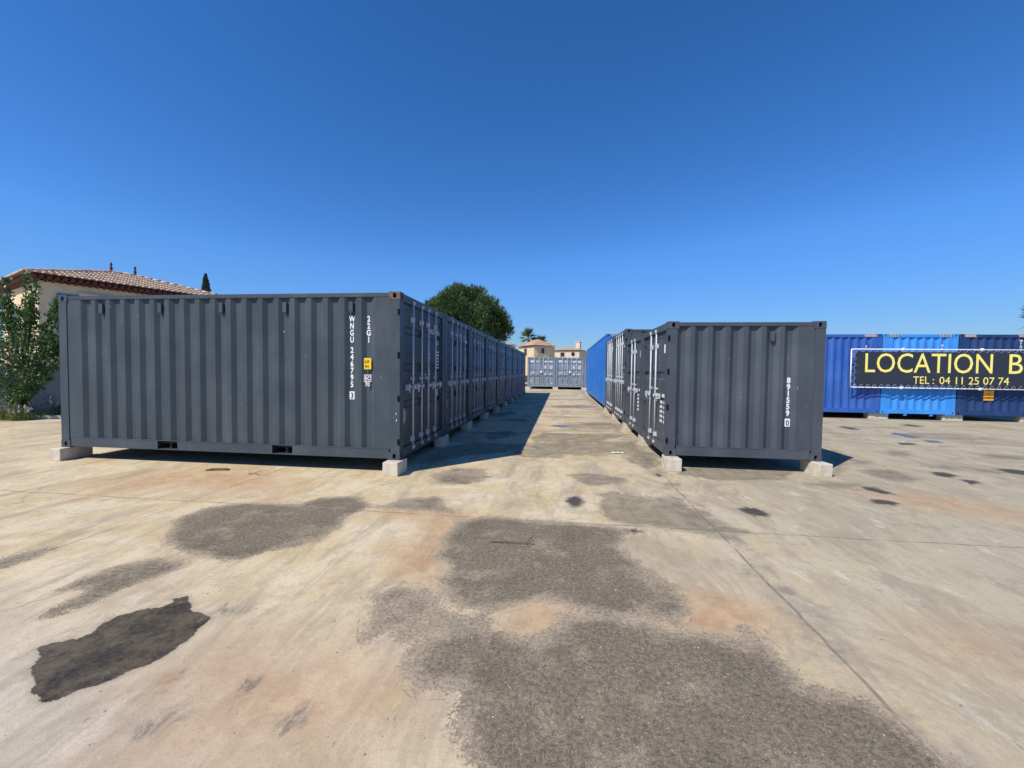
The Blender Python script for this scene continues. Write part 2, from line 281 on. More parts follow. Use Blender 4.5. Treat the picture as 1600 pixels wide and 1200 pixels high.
# ------------------------------------------------------------------ containers
PL = .278
def corr(bm, a, b, z0, z1, centers, out, axis, pos, depth=.036, inward=1, jit=0):
    """vertical corrugated sheet between a and b along `axis`; out = outer plane coordinate, inward = sign towards the inside"""
    prof = [(a, 0)]
    for c in sorted(centers):
        prof += [(c-.103, 0), (c-.035, 1), (c+.035, 1), (c+.103, 0)]
    prof.append((b, 0))
    lo = []; hi = []; mid = []
    for s, d in prof:
        q = out+inward*depth*d
        P = (lambda z: (s, q, z)) if axis == 'x' else (lambda z: (q, s, z))
        lo.append(bm.verts.new(P(z0))); hi.append(bm.verts.new(P(z1)))
    for k in range(len(lo)-1): bm.faces.new((lo[k], lo[k+1], hi[k+1], hi[k]))
def container(L, Wd, H, pm, rods, label, group, *, first=None, rpm=None, pockets=(), bands=((.80, .88), (1.40, 1.48), (2.0, 2.08)), name='shipping_container', cast=None, far=False, smooth_side=False, tabs=False):
    t = thing(name, label, 'shipping container', group=group)
    m = M[pm]; cs = M[cast] if cast else m
    PW = .155
    # castings and posts
    for ex in (0, 1):
        for ey in (0, 1):
            x0, x1 = (-PW, -.004) if ex == 0 else (-L+.004, -L+PW)
            y0, y1 = (.004, PW+.0) if ey == 0 else (Wd-PW, Wd-.004)
            bm = BM(); box(bm, x0, x1, y0, y1, .119, H-.119)
            if ex == 0:   # post stays uncut; hinge notches are painted shade laid on its outer side
                pass
            post = obj('corner_post', bm, m, t)
            for ez in (0, 1):
                z0 = 0 if ez == 0 else H-.118
                cxx0 = -.178 if ex == 0 else -L; cyy0 = 0 if ey == 0 else Wd-.162
                bm = BM()
                a, b_, c = cxx0, cxx0+.178, None
                X0, X1, Y0, Y1, Z0, Z1 = cxx0, cxx0+.178, cyy0, cyy0+.162, z0, z0+.118
                # side face outward +-y, end face outward +-x, top/bottom face holed; rest plain
                if ey == 0: holed(bm, (X0, Y0, Z0), (1, 0, 0), (0, 0, 1), .178, .118, .052, .076, .03); quad(bm, [(X1, Y1, Z0), (X0, Y1, Z0), (X0, Y1, Z1), (X1, Y1, Z1)])
                else: holed(bm, (X1, Y1, Z0), (-1, 0, 0), (0, 0, 1), .178, .118, .052, .076, .03); quad(bm, [(X0, Y0, Z0), (X1, Y0, Z0), (X1, Y0, Z1), (X0, Y0, Z1)])
                if ex == 0: holed(bm, (X1, Y0, Z0), (0, 1, 0), (0, 0, 1), .162, .118, .05, .076, .03); quad(bm, [(X0, Y1, Z0), (X0, Y0, Z0), (X0, Y0, Z1), (X0, Y1, Z1)])
                else: holed(bm, (X0, Y1, Z0), (0, -1, 0), (0, 0, 1), .162, .118, .05, .076, .03); quad(bm, [(X1, Y0, Z0), (X1, Y1, Z0), (X1, Y1, Z1), (X1, Y0, Z1)])
                quad(bm, [(X0, Y0, Z1), (X1, Y0, Z1), (X1, Y1, Z1), (X0, Y1, Z1)]); quad(bm, [(X0, Y1, Z0), (X1, Y1, Z0), (X1, Y0, Z0), (X0, Y0, Z0)])
                obj('corner_casting', bm, cs, post, mats=[cs, M['dark']])
    # side rails
    for ey in (0, 1):
        s = 1 if ey == 0 else -1; Y = lambda d: d if ey == 0 else Wd-d
        bm = BM(); y = sorted((Y(.008), Y(.068))); box(bm, -L+.178, -.178, *y, H-.075, H-.015); obj('top_side_rail', bm, m, t)
        bm = BM(); y = sorted((Y(.010), Y(.03)))
        # bottom rail web, interrupted by fork-lift pockets
        cuts = sorted(pockets); xs = [-L+.178]
        for p0, p1 in sorted((-b, -a) for a, b in cuts): xs += [p0, p1]
        xs.append(-.178)
        for k in range(0, len(xs), 2):
            box(bm, xs[k], xs[k+1], *y, .03, .165)
        y = sorted((Y(.006), Y(.075))); box(bm, -L+.178, -.178, *y, .018, .030)
        y = sorted((Y(.006), Y(.05))); box(bm, -L+.178, -.178, *y, .165, .175)
        r = obj('bottom_side_rail', bm, m, t)
        for a, b in cuts:
            bm = BM(); y = sorted((Y(.05), Y(.5)))
            x0, x1 = -b, -a
            y0, y1 = Y(.028), Y(.6)
            quad(bm, [(x0, y0, .165), (x1, y0, .165), (x1, y1, .165), (x0, y1, .165)]); quad(bm, [(x0, y0, .031), (x1, y0, .031), (x1, y1, .031), (x0, y1, .031)])
            quad(bm, [(x0, y0, .031), (x0, y1, .031), (x0, y1, .165), (x0, y0, .165)]); quad(bm, [(x1, y0, .031), (x1, y1, .031), (x1, y1, .165), (x1, y0, .165)])
            quad(bm, [(x0, y1, .031), (x1, y1, .031), (x1, y1, .165), (x0, y1, .165)])
            obj('forklift_pocket', bm, M['under'], r)
        # corrugated wall
        bm = BM(); n = 0; cen = []; c = first if first else -.525
        while c > -L+.30: cen.append(c); c -= PL
        corr(bm, -L+PW, -PW, .17, H-.07, cen, Y(.014 if not smooth_side else .02), 'x', 0, inward=s, depth=.044)
        obj('side_panel', bm, m, t)
    # blank end
    bm = BM(); cen = []; c = Wd/2-4*PL+.139
    k = int((Wd-.36)/.26); cen = [Wd/2+(i-(k-1)/2)*.265 for i in range(k)]
    corr(bm, PW, Wd-PW, .16, H-.11, cen, -L+.018, 'y', 0, inward=1, depth=.045)
    obj('end_panel', bm, m, t)
    bm = BM(); box(bm, -L+.006, -L+.08, .162, Wd-.162, H-.115, H-.012); obj('end_header', bm, m, t)
    bm = BM(); box(bm, -L+.006, -L+.08, .162, Wd-.162, .015, .165)
    if tabs:
        for yy in (.75, 1.6): box(bm, -L+.02, -L+.05, yy-.05, yy+.05, -.06, .014)
        for a, b in ((.162, .30), (Wd-.30, Wd-.162)): box(bm, -L+.02, -L+.06, a, b, -.035, .014)
    obj('end_sill', bm, m, t)
    # roof with pressed ribs, floor
    bm = BM(); xs = -L+.10; zt = H-.035
    pr = []; x = -L+.10
    while x < -.25: pr += [(x, 0), (x+.04, .02), (x+.12, .02), (x+.16, 0)]; x += .21
    pr.append((-.10, 0))
    v0 = [bm.verts.new((a, .05, zt+b)) for a, b in pr]; v1 = [bm.verts.new((a, Wd-.05, zt+b)) for a, b in pr]
    for k in range(len(pr)-1): bm.faces.new((v0[k], v0[k+1], v1[k+1], v1[k]))
    obj('roof', bm, m, t)
    bm = BM(); box(bm, -L+.09, -.06, .08, Wd-.08, .12, .16)
    x = -L+.5
    while x < -.4: box(bm, x, x+.045, .08, Wd-.08, .035, .118); x += .30
    obj('floor', bm, M['under'], t)
    # door end frame
    bm = BM(); box(bm, -.10, -.006, .162, Wd-.162, H-.125, H-.01); obj('door_header', bm, m, t)
    bm = BM(); box(bm, -.10, -.010, .162, Wd-.162, .012, .155); obj('door_sill', bm, m, t)
    # doors
    DX = -.045; z0, z1 = .165, H-.135; mid = Wd/2
    for side in (0, 1):
        a, b = (PW+.01, mid-.012) if side == 0 else (mid+.012, Wd-PW-.01)
        bm = BM()
        fr = .07
        # frame of the leaf, then the sheet with pressed horizontal bands
        box(bm, DX-.04, DX, a, a+fr, z0, z1); box(bm, DX-.04, DX, b-fr, b, z0, z1)
        box(bm, DX-.04, DX, a+fr, b-fr, z0, z0+.09); box(bm, DX-.04, DX, a+fr, b-fr, z1-.09, z1)
        pr = [(z0+.09, -.006)]
        for p, q in bands: pr += [(p-.03, -.006), (p, -.036), (q, -.036), (q+.03, -.006)]
        pr.append((z1-.09, -.006))
        A = [bm.verts.new((DX+d, a+fr, z)) for z, d in pr]; B_ = [bm.verts.new((DX+d, b-fr, z)) for z, d in pr]
        for k in range(len(pr)-1): bm.faces.new((A[k], B_[k], B_[k+1], A[k+1]))
        door = obj('door', bm, m, t)
        bm = BM()
        g = DX-.012
        for ya, yb, za, zb in ((a-.012, a-.001, z0-.01, z1+.01), (b+.001, b+.012, z0-.01, z1+.01), (a, b, z0-.010, z0-.001), (a, b, z1+.001, z1+.010)):
            box(bm, g-.02, g+.004, ya, yb, za, zb)
        obj('door_gasket', bm, M['rubber'], door)
        hy = a if side == 0 else b; sg = -1 if side == 0 else 1
        for hz in ((.28, .95, 1.62, 2.28) if H > 2.4 else (.26, .82, 1.42, 1.98)):
            bm = BM(); y = sorted((hy-sg*.10, hy+sg*.045)); box(bm, DX-.004, DX+.022, *y, hz-.022, hz+.022)
            tube(bm, (DX+.012, hy+sg*.05, hz-.045), (DX+.012, hy+sg*.05, hz+.045), .016)
            obj('hinge', bm, m, door)
            bm = BM(); yy = -.0 if side == 0 else Wd; q = sorted((yy+.006*(1 if side == 0 else -1), yy+.0025*(1 if side == 0 else -1)))
            box(bm, -.040, -.0035, *q, hz-.048, hz+.048, mi=0); box(bm, -.040, -.0035, *sorted((yy+.0065*(1 if side == 0 else -1), yy+.0005*(1 if side == 0 else -1))), hz-.058, hz-.048, mi=1)
            obj('hinge_notch_shade', bm, m, post if False else door, mats=[M['dark'], cs])  # near-black box proud of the post paints the shade of a notch
        for ry in rods:
            if not (a < ry < b): continue
            bm = BM(); rx = -.012
            tube(bm, (rx, ry, .075), (rx, ry, H-.055), .0165, 10)
            for zz in (.075, H-.11):   # cam ends
                box(bm, rx-.022, rx+.012, ry-.032, ry+.026, zz-.012, zz+.04, .006)
            rod = obj('locking_rod', bm, M['steel'], door)
            for zz, hh in ((.24, .06), (H-.36, .06), (H*.46+.06, .025)):
                bm = BM()
                box(bm, DX+.001, DX+.010, ry-.042, ry+.042, zz-hh*.8, zz+hh*.8)
                box(bm, DX+.010, rx+.021, ry-.020, ry+.020, zz-hh*.6, zz+hh*.6); obj('rod_bracket', bm, M['steel'], door)
            for zz in (.10, H-.08):
                bm = BM()
                box(bm, -.009, -.004, ry-.042, ry+.042, zz-.024, zz+.024); box(bm, -.004, rx+.026, ry-.045, ry-.03, zz-.025, zz+.025); box(bm, -.004, rx+.026, ry+.03, ry+.045, zz-.025, zz+.025); obj('rod_keeper', bm, M['steel'], door)
            bm = BM(); hz = H*.43+.0; dirn = -1 if ((ry < (a+b)/2) if side == 0 else (ry < (a+b)/2)) else 1
            if side == 0: dirn = -1
            if side == 1: dirn = 1
            if len(rods) == 2: dirn = -1 if side == 0 else 1
            yb = ry+dirn*.30
            tube(bm, (rx+.022, ry, hz), (rx+.035, yb, hz+.012), .011, 6)
            box(bm, rx-.002, rx+.040, *sorted((ry-.03, ry+.03)), hz-.028, hz+.028, .006)
            box(bm, DX+.002, rx+.045, *sorted((yb-dirn*.02, yb-dirn*.065)), hz-.05, hz+.045, .005)
            box(bm, rx+.02, rx+.03, *sorted((yb-dirn*.06, yb-dirn*.10)), hz-.09, hz+.06)
            obj('handle', bm, M['steel'], door)
    return t
def vent(t, side_y, x, z, m, sgn):
    bm = BM(); y = sorted((side_y+sgn*.044, side_y+sgn*.008)); box(bm, x-.034, x+.034, *y, z-.078, z+.078, .006)
    box(bm, x-.03, x+.03, *sorted((side_y+sgn*.0078, side_y+sgn*.0005+sgn*.004)), z-.092, z-.086)
    return obj('vent', bm, m, t)
def vert_code(t, s, x, ztop, yp, rz, cell, size, parent, sl):
    return letter('identification_code', s, size, M['white'], (x, yp, ztop-size*.72), (PI/2, 0, rz), parent, vertical=True, sl=sl, off=.004*size*4, sx=.80)
def plate(name, mat, parent, x0, x1, y0, y1, z0, z1):
    bm = BM(); box(bm, x0, x1, y0, y1, z0, z1); return obj(name, bm, mat, parent)
def bars(parent, x, rects, mat=None, name='small_print'):
    """rows of illegible small print on a door: thin marks"""
    bm = BM()
    for y0, y1, z, h in rects:
        y = y0
        while y < y1:
            w = random.uniform(.018, .05); w = min(w, y1-y)
            box(bm, x, x+.0012, y, y+w, z, z+h); y += w+random.uniform(.006, .016)
    return obj(name, bm, mat or M['white'], parent)
# ------------------------------------------------------------------ ground
def sdist(px, py, poly):
    P = np.array(poly); Q = np.roll(P, -1, 0)
    d = np.full(px.shape, 1e9); ins = np.zeros(px.shape, bool)
    for (ax, ay), (bx, by) in zip(P, Q):
        ex, ey = bx-ax, by-ay; wx, wy = px-ax, py-ay
        t = np.clip((wx*ex+wy*ey)/(ex*ex+ey*ey+1e-12), 0, 1)
        d = np.minimum(d, np.hypot(wx-t*ex, wy-t*ey))
        c = ((ay > py) != (by > py)) & (px < (bx-ax)*(py-ay)/((by-ay) if by != ay else 1e-12)+ax)
        ins ^= c
    return np.where(ins, d, -d)
def axis_lines(lo, hi, step, far_lo, far_hi):
    a = list(np.arange(lo, hi+1e-6, step)); s = step
    while a[-1] < far_hi: s *= 1.09; a.append(a[-1]+s)
    s = step; b = []; x = lo
    while x > far_lo: s *= 1.12; x -= s; b.append(x)
    return np.array(b[::-1]+a)
gx = axis_lines(-6.5, 7.5, .05, -1500, 1500); gy = axis_lines(1.0, 11, .05, -1500, 1500)
XX, YY = np.meshgrid(gx, gy); nx, ny = len(gx), len(gy)
att = {k: np.zeros(XX.shape) for k in 'gfwdbr'}
for kind, w, soft, poly in POLYS:
    P = np.array(poly); mg = soft*2+.3
    m = (XX > P[:, 0].min()-mg) & (XX < P[:, 0].max()+mg) & (YY > P[:, 1].min()-mg) & (YY < P[:, 1].max()+mg)
    if not m.any(): continue
    v = np.clip(.5+sdist(XX[m], YY[m], poly)/(2*soft), 0, 1)*w
    att[kind][m] = np.maximum(att[kind][m], v)
me = bpy.data.meshes.new('ground')
co = np.stack([XX.ravel(), YY.ravel(), np.zeros(nx*ny)], 1)
idx = np.arange(nx*ny).reshape(ny, nx)
fc = np.stack([idx[:-1, :-1].ravel(), idx[:-1, 1:].ravel(), idx[1:, 1:].ravel(), idx[1:, :-1].ravel()], 1)
me.vertices.add(nx*ny); me.vertices.foreach_set('co', co.ravel())
me.loops.add(fc.size); me.loops.foreach_set('vertex_index', fc.ravel().astype(np.int32))
me.polygons.add(len(fc)); me.polygons.foreach_set('loop_start', (np.arange(len(fc))*4).astype(np.int32)); me.polygons.foreach_set('loop_total', np.full(len(fc), 4, np.int32))
me.update(calc_edges=True)
for k, nm in dict(g='gravel', f='film', w='wet', d='spill', b='pool', r='rust').items():
    a = me.attributes.new(nm, 'FLOAT', 'POINT'); a.data.foreach_set('value', att[k].ravel().astype(np.float32))
m, nt, b = new_mat('yard_concrete')
L_ = nt.links.new
co = N(nt, 'NewGeometry').outputs['Position']
A = lambda n: N(nt, 'Attribute', attribute_name=n).outputs['Fac']
sep = N(nt, 'SeparateXYZ'); L_(co, sep.inputs[0]); X_, Y_ = sep.outputs[0], sep.outputs[1]
n_big = noise(nt, co, .35, 5, .6); n_mid = noise(nt, co, 1.6, 8, .62, dist=.6); n_fin = noise(nt, co, 14, 8, .65); n_grain = noise(nt, co, 120, 4, .7)
n_str = noise(nt, co, .9, 9, .66, stretch=(2.4, .55, 1), dist=.6)
n_st2 = noise(nt, co, 2.1, 9, .7, stretch=(3.2, .7, 1), dist=.4)
n_dia = noise(nt, co, .9, 8, .65, stretch=(1.5, .9, 1), dist=1.0)
warm = (.62, .485, .275); pale = (.70, .59, .40); grey = (.43, .39, .275)
rs = ramp(nt, mth(nt, 'ADD', X_, mth(nt, 'MULTIPLY', n_big, 3.0)), .9, 5.0)   # the slabs to the right are greyer
c = mixc(nt, ramp(nt, n_mid, .38, .62), warm, pale)
lw = mth(nt, 'MULTIPLY', ramp(nt, mth(nt, 'ADD', Y_, mth(nt, 'MULTIPLY', n_mid, 1.5)), 2.3, 3.6, 1, 0), ramp(nt, X_, -1.6, -.6, 1, 0))
c = mixc(nt, mth(nt, 'MULTIPLY', lw, .8), c, (.56, .50, .40))
c = mixc(nt, mth(nt, 'MULTIPLY', rs, .88), c, grey)
c = mixc(nt, ramp(nt, n_dia, .50, .68, 0, .55), c, (.40, .33, .23))
c = mixc(nt, ramp(nt, n_str, .50, .66, 0, .60), c, (.33, .27, .20))
c = mixc(nt, ramp(nt, n_st2, .53, .70, 0, .50), c, (.30, .25, .19))
c = mixc(nt, ramp(nt, n_fin, .52, .75, 0, .35), c, (.33, .275, .21))
c = mixc(nt, ramp(nt, noise(nt, co, 3.3, 10, .72, stretch=(1.8, .9, 1), dist=.5), .55, .68, 0, .65), c, (.70, .63, .50))
c = mixc(nt, mth(nt, 'MULTIPLY', ramp(nt, noise(nt, co, 1.15, 10, .74, stretch=(1.5, .75, 1), dist=1.2), .47, .60, 0, .50), ramp(nt, X_, -2.5, 2.5, .45, 1)), c, (.27, .235, .175))
c = mixc(nt, ramp(nt, noise(nt, co, 2.7, 10, .78, stretch=(.8, 1.3, 1), dist=.8), .56, .66, 0, .40), c, (.24, .20, .15))
# the far yard carries more dust and tyre dirt
dirt = mth(nt, 'MULTIPLY', ramp(nt, Y_, 5, 13), ramp(nt, noise(nt, co, .55, 7, .68, stretch=(.55, 1.2, 1), dist=.8), .50, .62, 0, .75))
c = mixc(nt, dirt, c, (.20, .175, .14))
# rust bleed
rm = mth(nt, 'MULTIPLY', A('rust'), ramp(nt, noise(nt, co, 2.6, 9, .68, dist=.5), .16, .46))
c = mixc(nt, mth(nt, 'MULTIPLY', rm, .92), c, mixc(nt, ramp(nt, noise(nt, co, 5, 9, .75), .42, .62), (.43, .23, .10), (.57, .365, .19)))
r2 = mth(nt, 'MULTIPLY', ramp(nt, noise(nt, co, 3.1, 8, .7, stretch=(.7, 1.5, 1)), .60, .72), ramp(nt, n_big, .42, .55))
c = mixc(nt, mth(nt, 'MULTIPLY', r2, .7), c, (.36, .17, .085))
# little grey scabs and pits
sp = ramp(nt, noise(nt, co, 17, 5, .6, stretch=(.8, 1.3, 1)), .665, .70)
sp = mth(nt, 'MULTIPLY', sp, ramp(nt, noise(nt, co, 1.1, 4), .5, .62))
c = mixc(nt, mth(nt, 'MULTIPLY', sp, .75), c, (.15, .14, .13))
# black specks
vo = N(nt, 'TexVoronoi'); vo.inputs['Scale'].default_value = 9; L_(co, vo.inputs['Vector'])
spk = ramp(nt, vo.outputs['Distance'], .035, .075, 1, 0)
sc2 = N(nt, 'SeparateColor'); L_(vo.outputs['Color'], sc2.inputs[0])
spk = mth(nt, 'MULTIPLY', spk, ramp(nt, sc2.outputs[0], .72, .78))
c = mixc(nt, mth(nt, 'MULTIPLY', spk, .8), c, (.07, .06, .055))
# scabs, chips and scrape marks of several sizes
for scl, th, col_, am, st_ in ((5.5, .635, (.20, .17, .135), .75, (1.6, .7, 1)), (11, .64, (.16, .135, .105), .8, (1.3, .8, 1)), (24, .66, (.13, .11, .09), .8, (1, 1, 1)), (8, .65, (.74, .68, .56), .75, (.9, 1.2, 1)), (3.1, .66, (.27, .235, .19), .7, (2.2, .6, 1))):
    q_ = noise(nt, co, scl, 8, .78, stretch=st_, dist=.3)
    c = mixc(nt, mth(nt, 'MULTIPLY', ramp(nt, q_, th, th+.035), am), c, col_)
# joints
wob = mth(nt, 'MULTIPLY', mth(nt, 'SUBTRACT', noise(nt, co, 2.2, 6, .6), .5), .07)
def joint(coord, at, w, gate=None):
    d = mth(nt, 'ABSOLUTE', mth(nt, 'ADD', mth(nt, 'SUBTRACT', coord, at), wob))
    return ramp(nt, d, w*.4, w, 1, 0)
js = None
for coord, at, w in ((X_, -4.40, .012), (X_, 1.62, .016), (X_, 7.64, .014), (X_, -10.4, .014), (X_, 13.7, .02), (Y_, 4.38, .015), (Y_, 10.4, .02), (Y_, 16.4, .02), (Y_, 22.4, .02), (Y_, -1.6, .015)):
    j = joint(coord, at, w); js = j if js is None else mth(nt, 'MAXIMUM', js, j)
js = mth(nt, 'MULTIPLY', js, ramp(nt, noise(nt, co, 3.3, 6, .7), .38, .52, .25, 1))
# dirt gathered along the joint on the right
jb = mth(nt, 'MULTIPLY', joint(X_, 1.62, .22), ramp(nt, noise(nt, co, 3, 7, .65), .45, .65, 0, .8))
c = mixc(nt, jb, c, (.20, .18, .155))
c = mixc(nt, mth(nt, 'MULTIPLY', js, .62), c, (.13, .105, .08))
# hairline cracks
vc = N(nt, 'TexVoronoi', feature='DISTANCE_TO_EDGE'); vc.inputs['Scale'].default_value = .33
dv = N(nt, 'VectorMath', operation='ADD'); nn = N(nt, 'TexNoise'); nn.inputs['Scale'].default_value = 1.7; nn.inputs['Detail'].default_value = 7; L_(co, nn.inputs['Vector'])
sv = N(nt, 'VectorMath', operation='SCALE'); sv.inputs['Scale'].default_value = .7; L_(nn.outputs['Color'], sv.inputs[0]); L_(sv.outputs[0], dv.inputs[1]); L_(co, dv.inputs[0]); L_(dv.outputs[0], vc.inputs['Vector'])
ck = mth(nt, 'MULTIPLY', ramp(nt, vc.outputs['Distance'], .0006, .0025, 1, 0), ramp(nt, n_big, .44, .54, 0, .45))
c = mixc(nt, ck, c, (.13, .105, .08))
c = mixc(nt, ramp(nt, n_grain, .3, .75, 0, .38), c, (.24, .19, .145))
c = mixc(nt, ramp(nt, noise(nt, co, 34, 6, .8), .50, .68, 0, .32), c, (.25, .205, .155))
c = mixc(nt, ramp(nt, noise(nt, co, 6.5, 9, .74, stretch=(1.5, .9, 1)), .50, .64, 0, .42), c, (.36, .29, .21))
# thin grey film of washed-in dirt
fl = mth(nt, 'ADD', A('film'), mth(nt, 'MULTIPLY', mth(nt, 'SUBTRACT', noise(nt, co, 3.4, 10, .72, dist=.5), .5), 1.3))
fl = mth(nt, 'MULTIPLY', ramp(nt, fl, .30, .60), ramp(nt, A('film'), .02, .25))
grit = mth(nt, 'ADD', mth(nt, 'MULTIPLY', noise(nt, co, 130, 4, .8), .5), mth(nt, 'MULTIPLY', noise(nt, co, 38, 6, .8), .5)); grit2 = noise(nt, co, 3.4, 9, .74)
fc_ = mixc(nt, ramp(nt, grit, .36, .66), (.10, .088, .066), (.25, .215, .155))
fl = mth(nt, 'MULTIPLY', fl, ramp(nt, grit2, .36, .62, 1, .55))
c = mixc(nt, mth(nt, 'MULTIPLY', fl, .88), c, fc_)
# gravelly eroded patches: stippled rim, scoured middle
G_ = A('gravel'); inz = ramp(nt, G_, .01, .12)
low = mth(nt, 'MULTIPLY', mth(nt, 'SUBTRACT', noise(nt, co, 2.3, 5, .6), .5), .9)
midn = mth(nt, 'MULTIPLY', mth(nt, 'SUBTRACT', noise(nt, co, 7.5, 10, .76), .5), 1.25)
stp = mth(nt, 'MULTIPLY', mth(nt, 'SUBTRACT', noise(nt, co, 60, 4, .8), .5), 1.0)
gv = mth(nt, 'ADD', G_, mth(nt, 'ADD', low, mth(nt, 'ADD', midn, stp)))
gm = mth(nt, 'MULTIPLY', ramp(nt, gv, .36, .46), inz)
core = mth(nt, 'ADD', G_, mth(nt, 'MULTIPLY', low, 1.6)); core = mth(nt, 'ADD', core, mth(nt, 'MULTIPLY', midn, .9))
dk = mixc(nt, ramp(nt, grit, .40, .60), (.068, .057, .041), (.260, .218, .155))
lt = mixc(nt, ramp(nt, grit, .40, .60), (.18, .142, .10), (.44, .36, .255))
gc = mixc(nt, ramp(nt, core, .55, 1.05), lt, dk)
gc = mixc(nt, ramp(nt, grit2, .56, .72, 0, .7), gc, lt)
gc = mixc(nt, ramp(nt, noise(nt, co, 7, 9, .75, stretch=(2, .8, 1)), .60, .70, 0, .8), gc, (.42, .355, .27))
vp = N(nt, 'TexVoronoi'); vp.inputs['Scale'].default_value = 42; L_(co, vp.inputs['Vector'])
peb = ramp(nt, vp.outputs['Distance'], .12, .24, 1, 0)
sc3 = N(nt, 'SeparateColor'); L_(vp.outputs['Color'], sc3.inputs[0]); peb = mth(nt, 'MULTIPLY', peb, ramp(nt, sc3.outputs[0], .86, .9))
gc = mixc(nt, mth(nt, 'MULTIPLY', peb, .7), gc, (.50, .45, .37))
gc = mixc(nt, ramp(nt, noise(nt, co, 2.0, 10, .74, dist=.5), .50, .62, 0, .55), gc, mixc(nt, ramp(nt, grit, .40, .60), (.045, .038, .029), (.17, .142, .105)))
# pinkish worn rim round each patch and a dark lip
rim = mth(nt, 'MULTIPLY', mth(nt, 'MULTIPLY', ramp(nt, G_, .03, .35), ramp(nt, low, -.12, .10)), .55)
c = mixc(nt, rim, c, (.44, .335, .235))
lip = ramp(nt, mth(nt, 'ABSOLUTE', mth(nt, 'SUBTRACT', mth(nt, 'ADD', G_, mth(nt, 'MULTIPLY', low, .35)), .27)), .0, .026, 1, 0)
lip = mth(nt, 'MULTIPLY', lip, ramp(nt, noise(nt, co, 4.5, 7, .7), .48, .58, 0, .6)); lip = mth(nt, 'MULTIPLY', lip, inz)
c = mixc(nt, lip, c, (.14, .115, .09))
c = mixc(nt, mth(nt, 'MULTIPLY', gm, .95), c, gc)
# oily spills and damp patches
wn_ = mth(nt, 'MULTIPLY', mth(nt, 'SUBTRACT', noise(nt, co, 6, 10, .74), .5), 1.1)
wv = mth(nt, 'ADD', A('wet'), mth(nt, 'MULTIPLY', wn_, ramp(nt, A('wet'), 0, .2)))
wm = ramp(nt, wv, .47, .52)
c = mixc(nt, ramp(nt, wv, .12, .50, 0, .40), c, (.24, .205, .16))
wcol = mixc(nt, ramp(nt, noise(nt, co, 4.2, 12, .80, dist=.1), .40, .62), (.016, .014, .012), (.115, .088, .056))
wcol = mixc(nt, ramp(nt, grit, .45, .62, 0, .45), wcol, (.13, .11, .085))
c = mixc(nt, mth(nt, 'MULTIPLY', wm, .96), c, wcol)
dv_ = mth(nt, 'ADD', A('spill'), mth(nt, 'MULTIPLY', mth(nt, 'SUBTRACT', noise(nt, co, 6, 10, .78, stretch=(1.6, .9, 1), dist=.6), .5), mth(nt, 'MULTIPLY', ramp(nt, A('spill'), 0, .2), 3.2)))
dm = ramp(nt, dv_, .40, .66)
c = mixc(nt, ramp(nt, dv_, .12, .55, 0, .5), c, (.22, .19, .155))
c = mixc(nt, mth(nt, 'MULTIPLY', dm, ramp(nt, A('spill'), .35, .9, .35, .9)), c, (.050, .044, .040))
pm_ = ramp(nt, mth(nt, 'ADD', A('pool'), mth(nt, 'MULTIPLY', wn_, ramp(nt, A('pool'), 0, .2))), .46, .54)
c = mixc(nt, pm_, c, (.13, .15, .18))  # puddles: bluish base colour carries the reflected sky
L_(c, b.inputs['Base Color'])
ro = mth(nt, 'SUBTRACT', .88, mth(nt, 'MULTIPLY', wm, .22)); ro = mth(nt, 'SUBTRACT', ro, mth(nt, 'MULTIPLY', pm_, .6)); ro = mth(nt, 'SUBTRACT', ro, mth(nt, 'MULTIPLY', dm, .12))
L_(ro, b.inputs['Roughness']); b.inputs['Specular IOR Level'].default_value = .22
h = mth(nt, 'MULTIPLY', n_mid, .9)
h = mth(nt, 'ADD', h, mth(nt, 'MULTIPLY', n_fin, .22))
h = mth(nt, 'ADD', h, mth(nt, 'MULTIPLY', n_grain, .03))
h = mth(nt, 'SUBTRACT', h, mth(nt, 'MULTIPLY', js, .35))
h = mth(nt, 'ADD', h, mth(nt, 'MULTIPLY', gm, mth(nt, 'MULTIPLY', grit, .34)))
h = mth(nt, 'SUBTRACT', h, mth(nt, 'MULTIPLY', gm, .20))
h = mth(nt, 'MULTIPLY', h, mth(nt, 'SUBTRACT', 1.0, mth(nt, 'MULTIPLY', pm_, .97)))
bump(nt, b, h, .55, .02)
me.materials.append(m)
g = bpy.data.objects.new('ground', me); C.objects.link(g); g['kind'] = 'structure'

# ------------------------------------------------------------------ containers in place
BZ = .21; WID = 2.438; GAP = .0293; ST = WID+GAP
XL, YL = -2.455, 6.023
G_L = 'dark grey containers of the left row'
ordn = ['first', 'second', 'third', 'fourth', 'fifth', 'sixth', 'seventh', 'eighth', 'ninth']
RODS = (.60, 1.035, 1.395, 1.83)
c0 = container(6.058, WID, 2.591, 'anth', RODS, None, G_L, first=-.525, pockets=((1.79, 2.14), (3.84, 4.21)))
left = [c0]+[dup(c0) for _ in range(8)]
def door_of(c, k):
    ds = sorted([o for o in c.children if o.name.startswith('door') and o.name.split('.')[0] == 'door'], key=lambda o: min(v.co.y for v in o.data.vertices))
    return ds[k]
lab = ['nearest dark grey container on the left, long ribbed side showing a vertical white code']
lab += ['dark grey container, %s from the camera along the shaded left row' % ordn[k] for k in range(1, 8)]
lab += ['dark grey container at the far end of the left row']
